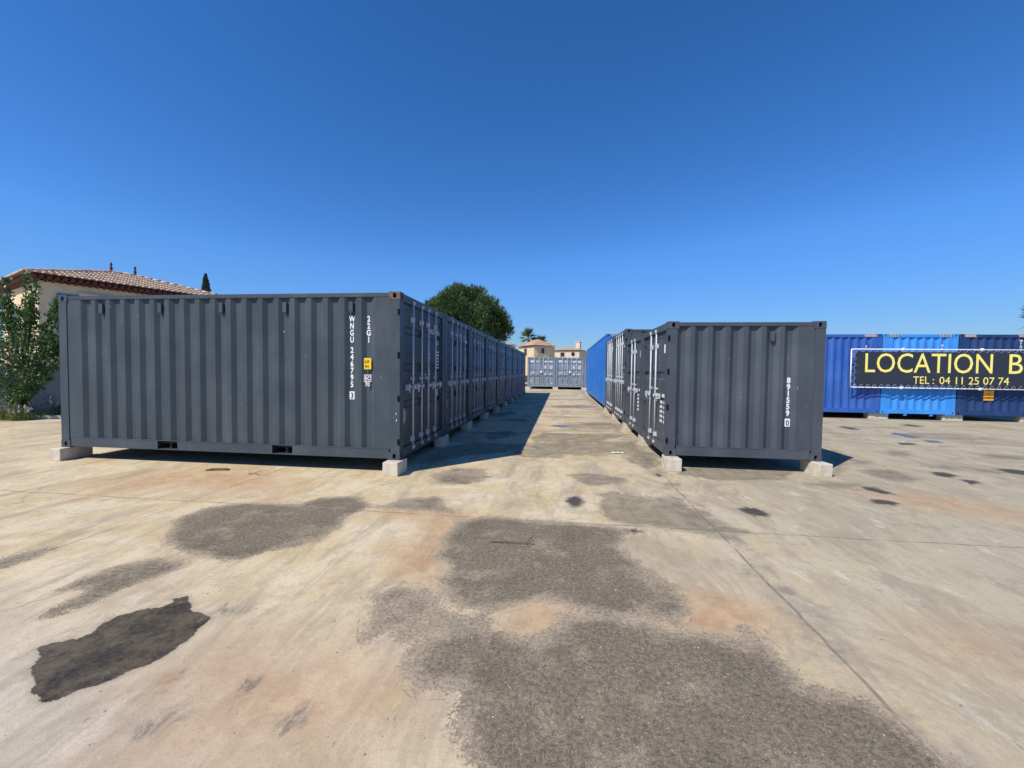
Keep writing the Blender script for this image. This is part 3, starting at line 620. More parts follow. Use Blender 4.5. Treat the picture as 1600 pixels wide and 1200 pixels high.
for k, c in enumerate(left):
    c.location = (XL, YL+k*ST, BZ); c['label'] = lab[k]
    dx = -.0505
    d0, d1 = door_of(c, 0), door_of(c, 1)
    if k < 6:
        plate('identification_sticker', M['bluest' if k == 0 else 'ltgrey'], d0, dx, dx+.0015, .67, .765, 2.12, 2.27)
    if k in (0, 1, 2, 3, 5):
        bm = BM(); box(bm, dx, dx+.002, .17, .36, .52, .78)
        bmesh.ops.bevel(bm, geom=[e for e in bm.edges if abs(e.verts[0].co.x-e.verts[1].co.x) > .001], offset=.045, segments=4, affect='EDGES')
        obj('bare_patch', bm, M['tan'], d0)
    R_ = (PI/2, 0, PI/2)
    if k == 0:
        letter('identification_code', 'WNGU', .135, M['white'], (dx+.001, 1.44, 2.09), R_, d1)
        letter('identification_code', '246795 3', .135, M['white'], (dx+.001, 1.86, 2.09), R_, d1, sx=.68)
        letter('identification_code', '22G1', .135, M['white'], (dx+.001, 1.90, 1.90), R_, d1, sx=.8)
        letter('box_number', '63', .17, M['white'], (dx+.001, 1.235, 1.22), R_, d1, sx=.7)
    else:
        bars(d1, dx, [(1.46, 1.66, 2.10, .08), (1.90, 2.2, 2.10, .08), (1.92, 2.1, 1.93, .08)])
        if k in (1, 2, 3): letter('box_number', str(63-k), .17, M['white'], (dx+.001, 1.235, 1.22), R_, d1, sx=.7) if False else None
    rows = []
    for z in (1.70, 1.62, 1.36, 1.30): rows.append((1.46, 1.60, z, .028))
    for j in range(6): rows.append((1.92, 2.15, 1.74-j*.062, .032))
    for z in (.98, .93, .88): rows += [(1.46, 1.56, z, .025), (1.92, 2.12, z, .028)]
    bars(d1, dx, rows)
# markings on the nearest left container's long side (recess flats at local x = -.80 and -.525)
yr = .0555
side0 = [o for o in c0.children if o.name.startswith('side_panel')][0]
w = letter('identification_code', 'WNGU', .125, M['white'], (-.803, yr, 2.235-.095), (PI/2, 0, 0), side0, vertical=True, sl=.86, sx=.72, off=.004)
letter('identification_code', '246795', .125, M['white'], (-.803, yr, 1.745-.09), (PI/2, 0, 0), side0, vertical=True, sl=.86, sx=.80, off=.004)
plate('check_digit_box', M['white'], side0, -.843, -.763, yr-.001, yr+.0005, .925, 1.05)
letter('check_digit', '3', .125, M['anth'], (-.803, yr-.0022, .942), (PI/2, 0, 0), side0, vertical=True, sx=.8, off=.003)
letter('size_code', '22G1', .125, M['white'], (-.528, yr, 2.235-.095), (PI/2, 0, 0), side0, vertical=True, sl=.86, sx=.78, off=.004)
yo = .012
pl = plate('height_placard', M['yellow'], side0, -.583, -.467, yo-.001, yo+.0005, 1.40, 1.575)
letter('print', '2,59', .055, M['black'], (-.575, yo-.0022, 1.50), (PI/2, 0, 0), pl, sx=.8, off=.001)
letter('print', '8.6', .055, M['black'], (-.565, yo-.0022, 1.43), (PI/2, 0, 0), pl, sx=.9, off=.001)
bm = BM()
for x0, x1, z0, z1 in ((-.583, -.467, 1.305, 1.315), (-.583, -.467, 1.205, 1.215), (-.583, -.575, 1.215, 1.305), (-.475, -.467, 1.215, 1.305), (-.545, -.538, 1.215, 1.305)): box(bm, x0, x1, yo-.001, yo+.0005, z0, z1)
lg = obj('approval_mark', bm, M['white'], side0)
letter('print', 'I', .085, M['white'], (-.568, yo, 1.23), (PI/2, 0, 0), lg, off=.002)
letter('print', 'C', .085, M['white'], (-.532, yo, 1.23), (PI/2, 0, 0), lg, off=.002, sx=.9)
letter('print', '70', .085, M['white'], (-.567, yo, 1.135), (PI/2, 0, 0), lg, off=.002, sx=.9)
for k, kk in enumerate((0, 4, 8, 12, 16)):
    vent(c0, .004, -.803-kk*PL, 2.365, M['anth'], 1)
for (x, z, s) in ((-1.92, 1.98, .016), (-1.55, 1.6, .011), (-3.9, .35, .008), (-3.0, .9, .006), (-4.9, 1.4, .009), (-.06, .72, .02), (-.055, .62, .025), (-.10, .66, .008)):
    bm = BM(); quad(bm, [(x-s*.35, .0100 if x < -.15 else .0025, z-s), (x+s*.4, .0100 if x < -.15 else .0025, z-s*.6), (x+s*.25, .0100 if x < -.15 else .0025, z+s), (x-s*.2, .0100 if x < -.15 else .0025, z+s*.7)])
    obj('paint_chip', bm, M['ltgrey'], c0)

# right row: two small ones, two standard height, then the long blue one
XR, YR = 1.7607, 7.115
SW = 2.215; b8 = ((.86, .93), (1.30, 1.40))
r0 = container(2.438, SW, 2.26, 'anth2', (.89, 1.33), 'small grey container nearest on the right, its ribbed side marked 891559', 'small grey containers of the right row', first=-.26, bands=b8)
r1 = dup(r0); r1['label'] = 'second small grey container on the right, only its door end visible'
r0.location = (XR, YR+SW, BZ); r1.location = (XR, YR+2*SW+.015, BZ)
for r in (r0, r1): r.rotation_euler = (0, 0, PI)
R_ = (PI/2, 0, PI/2); dx = -.0505
for i, r in enumerate((r0, r1)):
    d1 = door_of(r, 1)
    # local y grows to the left from the camera's side: near edge is y = SW
    bm = BM(); box(bm, dx, dx+.0015, SW-.44, SW-.22, 1.75, 1.90); st = obj('sticker', bm, M['white'], d1)
    rows = []
    for j in range(6):
        z = .93-j*.085
        if j == 0: rows.append((SW-.52, SW-.28, z+.03, .06)); continue
        rows += [(SW-.66, SW-.48, z, .05), (SW-.40, SW-.20, z, .05)]
    bars(d1, dx, rows)
    plate('sticker', M['bluest'], d1, dx, dx+.0012, SW-.36, SW-.30, .30, .34)
s8 = [o for o in r0.children if o.name.startswith('side_panel')]
s8 = max(s8, key=lambda o: max(v.co.y for v in o.data.vertices))
R8 = (PI/2, 0, PI); xx = -(3.69-XR); yr8 = SW-.0555
letter('identification_code', '891559', .125, M['white'], (xx, yr8, 1.355-.095), R8, s8, vertical=True, sl=.86, sx=.82, off=.005)
plate('check_digit_box', M['white'], s8, xx-.04, xx+.04, yr8-.0005, yr8+.001, .545, .675)
letter('check_digit', '0', .125, M['anth2'], (xx, yr8+.0022, .563), R8, s8, vertical=True, sx=.8, off=.003)
vent(r0, SW-.004, -(3.41-XR), 2.02, M['anth2'], -1)

YT = YR+4.46
t0 = container(2.991, WID, 2.591, 'anth2', RODS, 'taller grey container third along the right row, four bright lock rods on its doors', 'taller grey containers of the right row', first=-.525)
t1 = dup(t0); t1['label'] = 'taller grey container fourth along the right row, touching the long blue container'
for i, r in enumerate((t0, t1)):
    r.location = (1.74, YT+WID+i*ST, BZ); r.rotation_euler = (0, 0, PI)
    bars(door_of(r, 1), dx, [(1.5, 1.7, 2.1, .08), (1.9, 2.2, 2.1, .08), (1.5, 1.7, 1.5, .05), (1.9, 2.2, 1.5, .05), (1.9, 2.2, 1.3, .05)])
YHC = YT+2*ST
hc = container(12.192, WID, 2.896, 'azure', RODS, 'long bright blue container side-on at the far end of the right row', None, first=-.6)
hc.location = (1.7393+WID, YHC+12.192, BZ); hc.rotation_euler = (0, 0, PI/2)
# make its long side face the alley: local +y is world -x
def hazard(t, L, Wd, H, cols, sides=(0, 1)):
    for s in sides:
        y0 = .17 if s == 0 else Wd-.17-.38
        bm = BM()
        for k in range(5):
            a = y0+k*.08; z0, z1 = H-.10, H-.02
            for mi, o in ((0, 0), (1, .04)):
                quad(bm, [(-L+.0045, a+o+.04, z0), (-L+.0045, a+o, z0), (-L+.0045, a+o+.035, z1), (-L+.0045, a+o+.075, z1)], mi)
        obj('hazard_stripe', bm, None, t, mats=[M[cols], M['ltgrey']])
M['orange'] = plain('orange_stripe', (.55, .20, .06), .6)
M['darkst'] = plain('dark_stripe', (.10, .07, .06), .6)
hazard(hc, 12.192, WID, 2.896, 'darkst')
bm = BM(); box(bm, -9.4, -9.38, WID-.004, WID-.001, 1.1, 1.16); obj('sticker', bm, M['white'], hc)

# pale containers closing the alley, doors towards the camera
XE, YE = -2.9595, 36.01
pale = []
e0 = container(6.058, WID, 2.591, 'pale', RODS, 'pale blue grey container closing the alley, left one of the two fully seen', 'pale containers closing the alley', bands=((.76, .88), (1.34, 1.46), (1.94, 2.06)))
pls = [e0, dup(e0), dup(e0)]
pls[1]['label'] = 'pale blue grey container closing the alley, beside the long blue container'
pls[2]['label'] = 'pale container showing only a narrow strip beside the long blue container'
for k, e in enumerate(pls):
    e.location = (XE+k*ST, YE, BZ); e.rotation_euler = (0, 0, -PI/2)
    d0, d1 = door_of(e, 0), door_of(e, 1)
    bars(d0, dx, [(.25, .55, 2.15, .13), (.28, .5, 2.25, .09), (.82, .92, 2.12, .17), (.3, .7, 1.22, .05)])
    bars(d1, dx, [(1.50, 1.72, 2.14, .12), (1.92, 2.24, 2.14, .12), (1.5, 1.62, 1.62, .22), (1.94, 2.24, 1.58, .06), (1.94, 2.24, 1.68, .06), (1.94, 2.24, 1.78, .06), (1.5, 1.66, 1.02, .16), (1.9, 2.2, 1.06, .10), (2.1, 2.24, .9 if k else .25, .09)])
    plate('bare_patch', M['tan'], d0, dx, dx+.002, .20, .42, .35, .62) if k == 0 else None
    bm = BM(); tube(bm, (.02, 1.22, 1.30), (.08, 1.22, 1.30), .085, 14); box(bm, .03, .07, 1.19, 1.25, 1.36, 1.46); obj('padlock', bm, M['white'], d1)

# the blue group behind the banner, blank ends towards the camera
XB, YB = 11.57, 16.41
blue = []
for o in c0.children_recursive:
    if o.name.startswith('corner_casting'):
        xs = [v.co.x for v in o.data.vertices]; ys = [v.co.y for v in o.data.vertices]
        if max(xs) > -.5 and min(ys) < .5: o.data = o.data.copy(); o.data.materials[0] = M['rust'] if min(v.co.z for v in o.data.vertices) > 1 else M['anth']
for k, (pmn, lb, cst) in enumerate((('royal', 'royal blue container end left of the light blue one, behind the banner', None), ('sky', 'light blue container end between royal blue and navy, behind the banner', None), ('navy', 'navy blue container end with an orange notice below the banner', None))):
    e = container(6.058, WID, 2.896, pmn, RODS, lb, 'blue containers behind the banner', tabs=(k == 1))
    e.location = (XB+(k)*ST, YB+6.058, BZ); e.rotation_euler = (0, 0, PI/2)
    hazard(e, 6.058, WID, 2.896, 'orange' if k != 1 else 'darkst', (0,) if k == 0 else (0, 1))
    blue.append(e)
RB = (PI/2, 0, -PI/2)
for e, s, y, z in ((blue[0], 'E', .52, 2.40), (blue[1], 'MA', .50, 2.44), (blue[2], 'WFHU', .50, 2.62)):
    letter('identification_code', s, .12, M['white'], (-6.058+.016, y, z), RB, e, vertical=True, sl=.86, sx=.8, off=.003)
# ------------------------------------------------------------------ banner
k_ = 16.2/16.0; zz = lambda z: 1.6215+(z-1.6215)*k_; xk = lambda x: x*k_
bx0, bx1, bz0, bz1, by = xk(10.29), xk(17.7), zz(1.17), zz(2.53), 16.2
bn = thing('banner', 'black banner with yellow lettering laced to a white frame before blue containers', 'banner', (bx0, by, bz0))
o3 = lambda x, y, z: (x-bx0, y-by, z-bz0)
bm = BM()
for z in (bz0, bz1): tube(bm, o3(bx0, by, z), o3(bx1, by, z), .019)
for x in (bx0, bx1): tube(bm, o3(x, by, bz0), o3(x, by, bz1), .019)
for x in (12.1, 14.6, 16.9):
    for z in (bz0, bz1):
        box(bm, x-.04-bx0, x+.04-bx0, 0, YB+.02-by, z-bz0-.02, z-bz0+.02); tube(bm, o3(x-.04, by, z), o3(x+.04, by, z), .05)
obj('frame', bm, M['white'], bn)
px0, px1, pz0, pz1 = bx0+.15, bx1-.15, bz0+.09, bz1-.09
M['banner'] = plain('dark_pvc', (.022, .028, .045), .5, bmp=.5, sc=1.2)
bm = BM(); box(bm, px0-bx0, px1-bx0, -.006, .006, pz0-bz0, pz1-bz0); obj('panel', bm, M['banner'], bn)
bm = BM()
def lace(a, b, inner, n):
    a, b, inn = Vector(a), Vector(b), Vector(inner); d = (b-a)/n
    for k in range(n):
        p, q, r = a+d*k, a+d*(k+.5)+inn, a+d*(k+1); tube(bm, p, q, .0045, 5); tube(bm, q, r, .0045, 5)
W_, H_ = bx1-bx0, bz1-bz0
lace((.02, -.02, H_), (W_, -.02, H_), (0, 0, -.115), 34); lace((.02, -.02, 0), (W_, -.02, 0), (0, 0, .115), 34)
lace((0, -.02, 0), (0, -.02, H_), (.18, 0, 0), 6); lace((W_, -.02, 0), (W_, -.02, H_), (-.18, 0, 0), 6)
obj('lacing', bm, M['ltgrey'], bn)
M['ylet'] = plain('yellow_lettering', (.90, .80, .20), .55, var=.04)
def fit(name, s, x0, x1, z0, cap, mat, parent, y, off=0):
    me = text_mesh(s, 1.0, off=off).copy(); me.materials.append(mat)
    vx = [v.co.x for v in me.vertices]; vy = [v.co.y for v in me.vertices]
    sx = (x1-x0)/(max(vx)-min(vx)); szz = cap/(max(vy)-min(0, 0) or 1)
    me.transform(Matrix.Translation((-min(vx), 0, 0))); me.transform(Matrix.Diagonal((sx, szz, 1, 1)))
    o = bpy.data.objects.new(name, me); C.objects.link(o); o.parent = parent; o.location = (x0-bx0, y, z0-bz0); o.rotation_euler = (PI/2, 0, 0); return o
fit('lettering', 'LOCATION', xk(10.75), xk(14.76), zz(1.715), .685, M['ylet'], bn, -.0085)
fit('lettering', 'BOX', xk(15.26), xk(17.05), zz(1.715), .685, M['ylet'], bn, -.0085)
fit('lettering', 'TEL :', xk(12.31), xk(12.97), zz(1.325), .26, M['ylet'], bn, -.0085)
fit('lettering', '04 11 25 07 74', xk(13.14), xk(15.28), zz(1.325), .26, M['ylet'], bn, -.0085)
# orange notice on the navy container
M['notice'] = plain('orange_notice', (.95, .42, .02), .5, 0, .05, 30)
nt_ = plate('notice', M['notice'], blue[2], -6.058-.002, -6.058+.012, WID-1.00-.155, WID-.845, .55, .92)
bm = BM()
for z, w_, h in ((.36, .16, .035), (.24, .10, .02), (.12, .14, .02), (.19, .14, .015)): box(bm, -6.058-.0035, -6.058-.0020, WID-1.0-w_/2, WID-1.0+w_/2, .55+z-h/2, .55+z+h/2)
obj('print', bm, M['black'], nt_)
M['yellow2'] = M['yellow']
# ------------------------------------------------------------------ concrete blocks
M['block'] = plain('cast_concrete', (.56, .51, .41), .9, 0, .14, 7, bmp=.35)
def block(x, y, lx, ly, label, group, rz=0, h=.208):
    bm = BM(); box(bm, -lx/2, lx/2, -ly/2, ly/2, 0, h, .008)
    for v in bm.verts: v.co += Vector((random.uniform(-1, 1), random.uniform(-1, 1), 0))*.0015
    o = obj('concrete_block', bm, M['block']); o.location = (x, y, 0); o.rotation_euler = (0, 0, rz)
    return tag(o, label, 'concrete block', group)
GL = 'concrete blocks under the left row'; GR = 'concrete blocks under the right row'
block(-8.44, 6.12, .20, .50, 'long concrete block under the far left corner of the nearest left container', GL, .03)
block(-2.53, 6.03, .24, .36, 'pale concrete block under the near right corner of the left container', GL, -.02)
for k in range(1, 9):
    block(-2.53+random.uniform(-.03, .02), YL+k*ST-.02+random.uniform(-.03, .03), .20, .46, 'concrete block under the joint of the %s and %s containers of the left row' % (ordn[k-1], ordn[k]), GL, random.uniform(-.06, .06))
block(-2.53, YL+9*ST-.15, .20, .42, 'concrete block under the far end of the left row', GL)
block(1.86, 7.08, .22, .38, 'two toned concrete block under the near left corner of the small right container', GR, .03)
block(4.14, 7.16, .20, .46, 'concrete block under the near right corner of the small right container', GR, .10)
block(1.86, YR+SW+.0, .20, .42, 'concrete block under the joint of the two small right containers', GR)
block(1.84, YT-.02, .20, .42, 'concrete block under the joint of the small and the taller right containers', GR, .04)
block(1.84, YT+ST, .20, .42, 'concrete block under the joint of the two taller right containers', GR)
block(1.84, YHC, .20, .42, 'concrete block under the near corner of the long blue container', GR)
block(1.84, YHC+12.0, .20, .42, 'concrete block under the far corner of the long blue container', GR)
for k, lb in enumerate(('under the left corner of the pale containers', 'under the joint of the two pale containers', 'under the joint of the pale containers next to the long blue one')):
    block(XE+k*ST, YE+.16, .44, .30, 'concrete block '+lb, 'concrete blocks under the pale containers')
for x, lb in ((XB+.03, 'long worn concrete block under the joint of royal and light blue containers'), (XB+ST+.0, 'long worn concrete block under the joint of light blue and navy containers'), (XB+2*ST, 'worn concrete block under the right corner of the navy container')):
    block(x-.0, YB+.22, .66, .26, lb, 'concrete blocks under the blue containers', .02)
block(XB-ST+.1, YB+.22, .5, .26, 'worn concrete block under the left corner of the royal blue container', 'concrete blocks under the blue containers')

# ------------------------------------------------------------------ houses
M['plaster'] = plain('cream_plaster', (.70, .56, .36), .9, 0, .07, 2, bmp=.2)
M['plaster2'] = plain('pale_plaster', (.66, .55, .42), .9, 0, .06, 2)
M['graywall'] = plain('weathered_render', (.42, .41, .40), .95, 0, .16, 1.2, bmp=.3)
M['bluepaint'] = plain('blue_woodwork', (.05, .16, .45), .6)
M['glass'] = plain('dark_glass', (.03, .035, .04), .15)
M['terra'] = plain('dark_terracotta', (.125, .050, .042), .85, 0, .25, 3)
def tile_mat():
    m, nt, b = new_mat('clay_tiles'); g_ = N(nt, 'NewGeometry'); co = g_.outputs['Position']
    c = mixc(nt, ramp(nt, noise(nt, co, 4.5, 3), .35, .65), (.50, .34, .245), (.66, .50, .37))
    c = mixc(nt, ramp(nt, noise(nt, co, 1.7, 6, .7), .5, .75, 0, .6), c, (.30, .16, .10))
    nt.links.new(c, b.inputs['Base Color']); b.inputs['Roughness'].default_value = .9; return m
M['tiles'] = tile_mat()
M['far_tiles'] = plain('weathered_roof_tiles', (.40, .26, .165), .9, 0, .2, 1.5)
def frame_pts(o, u, v):
    O = Vector((o[0], o[1], 0)); U = Vector((u[0], u[1], 0)); V = Vector((v[0], v[1], 0))
    return lambda a, b, z: O+U*a+V*b+Vector((0, 0, z))
def gbox(bm, P, a0, a1, b0, b1, z0, z1, mi=0):
    vs = [bm.verts.new(P(a, b_, z)) for a in (a0, a1) for b_ in (b0, b1) for z in (z0, z1)]
    for q in ((0, 1, 3, 2), (4, 6, 7, 5), (0, 4, 5, 1), (2, 3, 7, 6), (0, 2, 6, 4), (1, 5, 7, 3)):
        f = bm.faces.new([vs[i] for i in q]); f.material_index = mi
def hip_house(name, label, o, u, L1, L2, H, slope, ov, wallmat, tiles=True, wins=(), tw=.21, detail=True, group=None, chimney=None, finials=False):
    """o = ground corner seen nearest, u = unit direction of the wall along a; v = perpendicular going back"""
    v = (-u[1], u[0])
    Pw = frame_pts(o, u, v)
    t = thing(name, label, 'house', (o[0], o[1], 0), group=group)
    off = Vector((o[0], o[1], 0)); P = lambda a, b_, z: Pw(a, b_, z)-off
    bm = BM(); gbox(bm, P, 0, L1, 0, L2, 0, H); obj('wall', bm, M[wallmat], t)
    rise = (min(L1, L2)/2+ov)*slope; m2 = min(L1, L2)/2
    zr = H+.205 if detail else H+.1
    A = [P(-ov, -ov, zr), P(L1+ov, -ov, zr), P(L1+ov, L2+ov, zr), P(-ov, L2+ov, zr)]
    if L1 >= L2: Rg = [P(m2, L2/2, zr+rise), P(L1-m2, L2/2, zr+rise)]; faces = ((0, 1, 5, 4), (1, 2, 5), (2, 3, 4, 5), (3, 0, 4))
    else: Rg = [P(L1/2, m2, zr+rise), P(L1/2, L2-m2, zr+rise)]; faces = ((0, 1, 4), (1, 2, 5, 4), (2, 3, 5), (3, 0, 4, 5))
    bm = BM(); vs = [bm.verts.new(q) for q in A+Rg]
    for f in faces: bm.faces.new([vs[i] for i in f])
    bm.faces.new([vs[i] for i in (3, 2, 1, 0)])
    roof = obj('roof', bm, M['far_tiles'] if not detail else M['terra'], t)
    if detail:
        # barrel tiles on the slopes above the four walls
        bm = BM()
        def slope_face(E0, E1, T0, T1):
            e = (E1-E0); n = int(e.length/tw); ed = e.normalized(); mid_ = (T0+T1)/2
            perp = (mid_-E0)-ed*((mid_-E0).dot(ed)); Ls = perp.length; pd = perp.normalized(); nrm = ed.cross(pd).normalized()
            if nrm.z < 0: nrm = -nrm
            t0 = (T0-E0).dot(ed); t1 = (T1-E0).dot(ed)
            for k in range(n):
                s = (k+.5)*e.length/n
                lim = Ls
                if s < t0: lim = Ls*s/t0
                elif s > t1: lim = Ls*(e.length-s)/(e.length-t1)
                y = -.07; cl = .34
                while y < lim:
                    y1 = min(y+cl+.03, lim+.05)
                    jr = random.uniform(-.006, .006)
                    ra, rb = tw*.46, tw*.40; ring = []
                    for yy, r, lift in ((y, ra, .045), (y1, rb, .012)):
                        ring.append([bm.verts.new(E0+ed*(s+jr+r*math.cos(a))+pd*yy+nrm*(lift+r*.62*math.sin(a))) for a in [PI*q/5 for q in range(6)]])
                    for q in range(5): bm.faces.new((ring[0][q], ring[0][q+1], ring[1][q+1], ring[1][q])).smooth = True
                    bm.faces.new(ring[0][::-1])
                    y += cl
        if L1 >= L2:
            slope_face(A[0], A[1], Rg[0], Rg[1]); slope_face(A[1], A[2], Rg[1], Rg[1]); slope_face(A[2], A[3], Rg[1], Rg[0]); slope_face(A[3], A[0], Rg[0], Rg[0])
        else:
            slope_face(A[0], A[1], Rg[0], Rg[0]); slope_face(A[1], A[2], Rg[0], Rg[1]); slope_face(A[2], A[3], Rg[1], Rg[1]); slope_face(A[3], A[0], Rg[1], Rg[0])
        obj('tile_courses', bm, M['tiles'], roof)
        bm = BM()
        for a, b_ in ((A[0], Rg[0]), (A[1], Rg[1] if L1 >= L2 else Rg[0]), (A[2], Rg[1]), (A[3], Rg[0] if L1 >= L2 else Rg[1]), (Rg[0], Rg[1])):
            d = b_-a; n = max(1, int(d.length/.36))
            for k in range(n):
                p = a+d*(k/n)+Vector((0, 0, .035)); q = a+d*((k+1.12)/n)+Vector((0, 0, .015)); tube(bm, p, q, .105, 8, .085)
        obj('ridge_tiles', bm, M['tiles'], roof)
        # corbelled eaves of three tile courses
        bm = BM()
        for j, (out, z) in enumerate(((.13, H+.01), (.27, H+.105))):
            gbox(bm, P, -out+.02, L1+out-.02, -out+.02, L2+out-.02, z+.052, z+.075)
            for side in range(4):
                ln = (L1 if side % 2 == 0 else L2)+2*out; n = int(ln/tw)
                for k in range(n):
                    s = -out+(k+.5)*ln/n
                    if side == 0: p, q = P(s, -out-.03, z), P(s, .0, z)
                    elif side == 1: p, q = P(L1+out+.03, s, z), P(L1, s, z)
                    elif side == 2: p, q = P(s, L2+out+.03, z), P(s, L2, z)
                    else: p, q = P(-out-.03, s, z), P(0, s, z)
                    tube(bm, p+Vector((0, 0, .01)), q+Vector((0, 0, .01)), tw*.36, 6)
        obj('eaves_corbel', bm, M['terra'], roof)
    if finials:
        for q in Rg:
            bm = BM(); z = q.z
            for r0_, r1_, z0, z1 in ((.14, .07, -.03, .11), (.07, .04, .11, .18), (.04, .075, .18, .23), (.075, .04, .23, .30), (.04, .03, .30, .35), (.03, .06, .35, .40), (.06, .01, .40, .54)):
                tube(bm, (q.x, q.y, z+z0), (q.x, q.y, z+z1), r0_, 10, r1_)
            obj('finial', bm, M['terra'], roof)
    for wn2 in wins:
        side, s, z, w_, h_, kind = wn2
        bm = BM()
        if side == 'a': f0 = lambda s0, s1, z0, z1, d0, d1, bm: gbox(bm, P, s0, s1, -d1, -d0, z0, z1)
        else: f0 = lambda s0, s1, z0, z1, d0, d1, bm: gbox(bm, P, -d1, -d0, s0, s1, z0, z1)
        if kind == 'round':
            c_ = P(s, -.03, z) if side == 'a' else P(-.03, s, z); c2 = P(s, .05, z) if side == 'a' else P(.05, s, z)
            tube(bm, c2, c_, w_/2, 16); obj('window', bm, M['glass'], t); continue
        f0(s-w_/2, s+w_/2, z-h_/2, z+h_/2, -.05, .02, bm); wo_ = obj('window', bm, M['glass'], t)
        bm = BM(); fw = .08
        for q in ((s-w_/2-fw, s-w_/2, z-h_/2-fw, z+h_/2+fw), (s+w_/2, s+w_/2+fw, z-h_/2-fw, z+h_/2+fw), (s-w_/2, s+w_/2, z+h_/2, z+h_/2+fw), (s-w_/2, s+w_/2, z-h_/2-fw, z-h_/2)): f0(*q, .0, .05, bm)
        obj('window_frame', bm, M['bluepaint' if kind == 'blue' else 'plaster2'], wo_)
    if chimney:
        a, b_, w_, z0, z1 = chimney
        bm = BM(); gbox(bm, P, a-w_/2, a+w_/2, b_-w_/2, b_+w_/2, z0, z1); gbox(bm, P, a-w_/2-.08, a+w_/2+.08, b_-w_/2-.08, b_+w_/2+.08, z1+.001, z1+.12)
        obj('chimney', bm, M['plaster2'], roof)
    return t, P
# left house: walls u (shaded, to the right) and v (sunlit, to the left)
u = (.40, .9165)
hL, PLh = hip_house('house', 'cream house with clay tiled hip roof and two ridge finials behind the nearest left container', (-20.4, 13.8), u, 6.8, 5.9, 4.93, .30, .38, 'plaster', finials=True,
    wins=(('a', .80, 3.70, .44, 1.44, 'blue'), ('b', 3.6, 3.2, 1.0, 1.5, 'plain')))
bm = BM(); gbox(bm, PLh, 1.12, 2.6, -.12, -.002, 4.40, 4.60); obj('shutter_box', bm, M['plaster2'], hL)
# far houses: a = lit side facing us
def dirn(a): a = math.radians(a); return (math.cos(a), math.sin(a))
# far house centre left; lit wall then shaded wall
hip_house('house', 'cream two storey house under the palm, its corner towards the camera', (-3.87, 58.0), dirn(32), 3.4, 5.0, 5.12, .50, .3, 'plaster', detail=False, group='houses behind the pale containers',
    wins=(('b', 2.6, 4.35, .9, 1.05, 'plain'), ('a', 1.4, 4.45, .5, .8, 'plain')))
hip_house('house', 'pale house with a chimney and a round window behind the pale containers', (3.0, 70.6), dirn(70), 4.5, 4.6, 5.1, .27, .3, 'plaster2', detail=False, group='houses behind the pale containers',
    wins=(('b', 3.0, 4.45, .75, .75, 'plain'), ('b', 1.1, 4.5, .7, .7, 'round')), chimney=(3.2, 1.2, .75, 5.6, 6.75))
hip_house('house', 'long low roofed house mostly hidden by the left row and the pine', (-9.9, 52.0), dirn(33), 4.5, 6, 4.9, .28, .3, 'plaster2', detail=False, group='houses behind the pale containers')
# ------------------------------------------------------------------ boundary wall, left
def wall_pt(t_): return Vector((-16.75+.40*t_, 11.2+.9165*t_, 0))
Pb = frame_pts((-16.75, 11.2), u, (-.9165, .40)); bw = thing('boundary_wall', 'low grey rendered boundary wall in shade below the cream house', 'wall', (-16.75, 11.2, 0))
offb = Vector((-16.75, 11.2, 0)); Pq = lambda a, b_, z: Pb(a, b_, z)-offb
bm = BM(); gbox(bm, Pq, -6, 15, 0, .2, -.02, 1.50); obj('wall_face', bm, M['graywall'], bw)
bm = BM(); gbox(bm, Pq, -6, 15, -.04, .24, 1.502, 1.57); obj('coping', bm, M['graywall'], bw)
bm = BM(); box(bm, 0, 1, 0, 1, 0, 1)
bm.free()

# ------------------------------------------------------------------ plants
def leaf_mat(name, a, b_, tr=.25):
    m, nt, b = new_mat(name)
    g_ = N(nt, 'NewGeometry'); c = mixc(nt, g_.outputs['Random Per Island'], a, b_)
    nt.links.new(c, b.inputs['Base Color']); b.inputs['Roughness'].default_value = .38
    tb = N(nt, 'BsdfTranslucent'); nt.links.new(c, tb.inputs['Color']); mx = N(nt, 'MixShader'); mx.inputs[0].default_value = tr
    out = nt.nodes['Material Output']; nt.links.new(b.outputs[0], mx.inputs[1]); nt.links.new(tb.outputs[0], mx.inputs[2]); nt.links.new(mx.outputs[0], out.inputs['Surface'])
    return m
M['leaf'] = leaf_mat('glossy_leaves', (.030, .080, .026), (.11, .21, .055))
M['pine'] = leaf_mat('pine_needles', (.034, .082, .026), (.115, .19, .05), .22)
M['cyp'] = leaf_mat('cypress_foliage', (.012, .028, .014), (.03, .06, .026), .1)
M['palm'] = leaf_mat('palm_fronds', (.03, .07, .025), (.075, .13, .05))
M['weed'] = leaf_mat('weed_leaves', (.08, .14, .03), (.20, .24, .07))
M['dry'] = leaf_mat('dry_grass', (.30, .25, .12), (.42, .36, .2))
M['petal'] = plain('pale_petals', (.7, .68, .62), .7)
M['bark'] = plain('bark', (.11, .08, .055), .95, 0, .3, 8, bmp=.5)
rnd = random.Random(11)
def rv(r=1): return Vector((rnd.gauss(0, 1), rnd.gauss(0, 1), rnd.gauss(0, 1))).normalized()*r
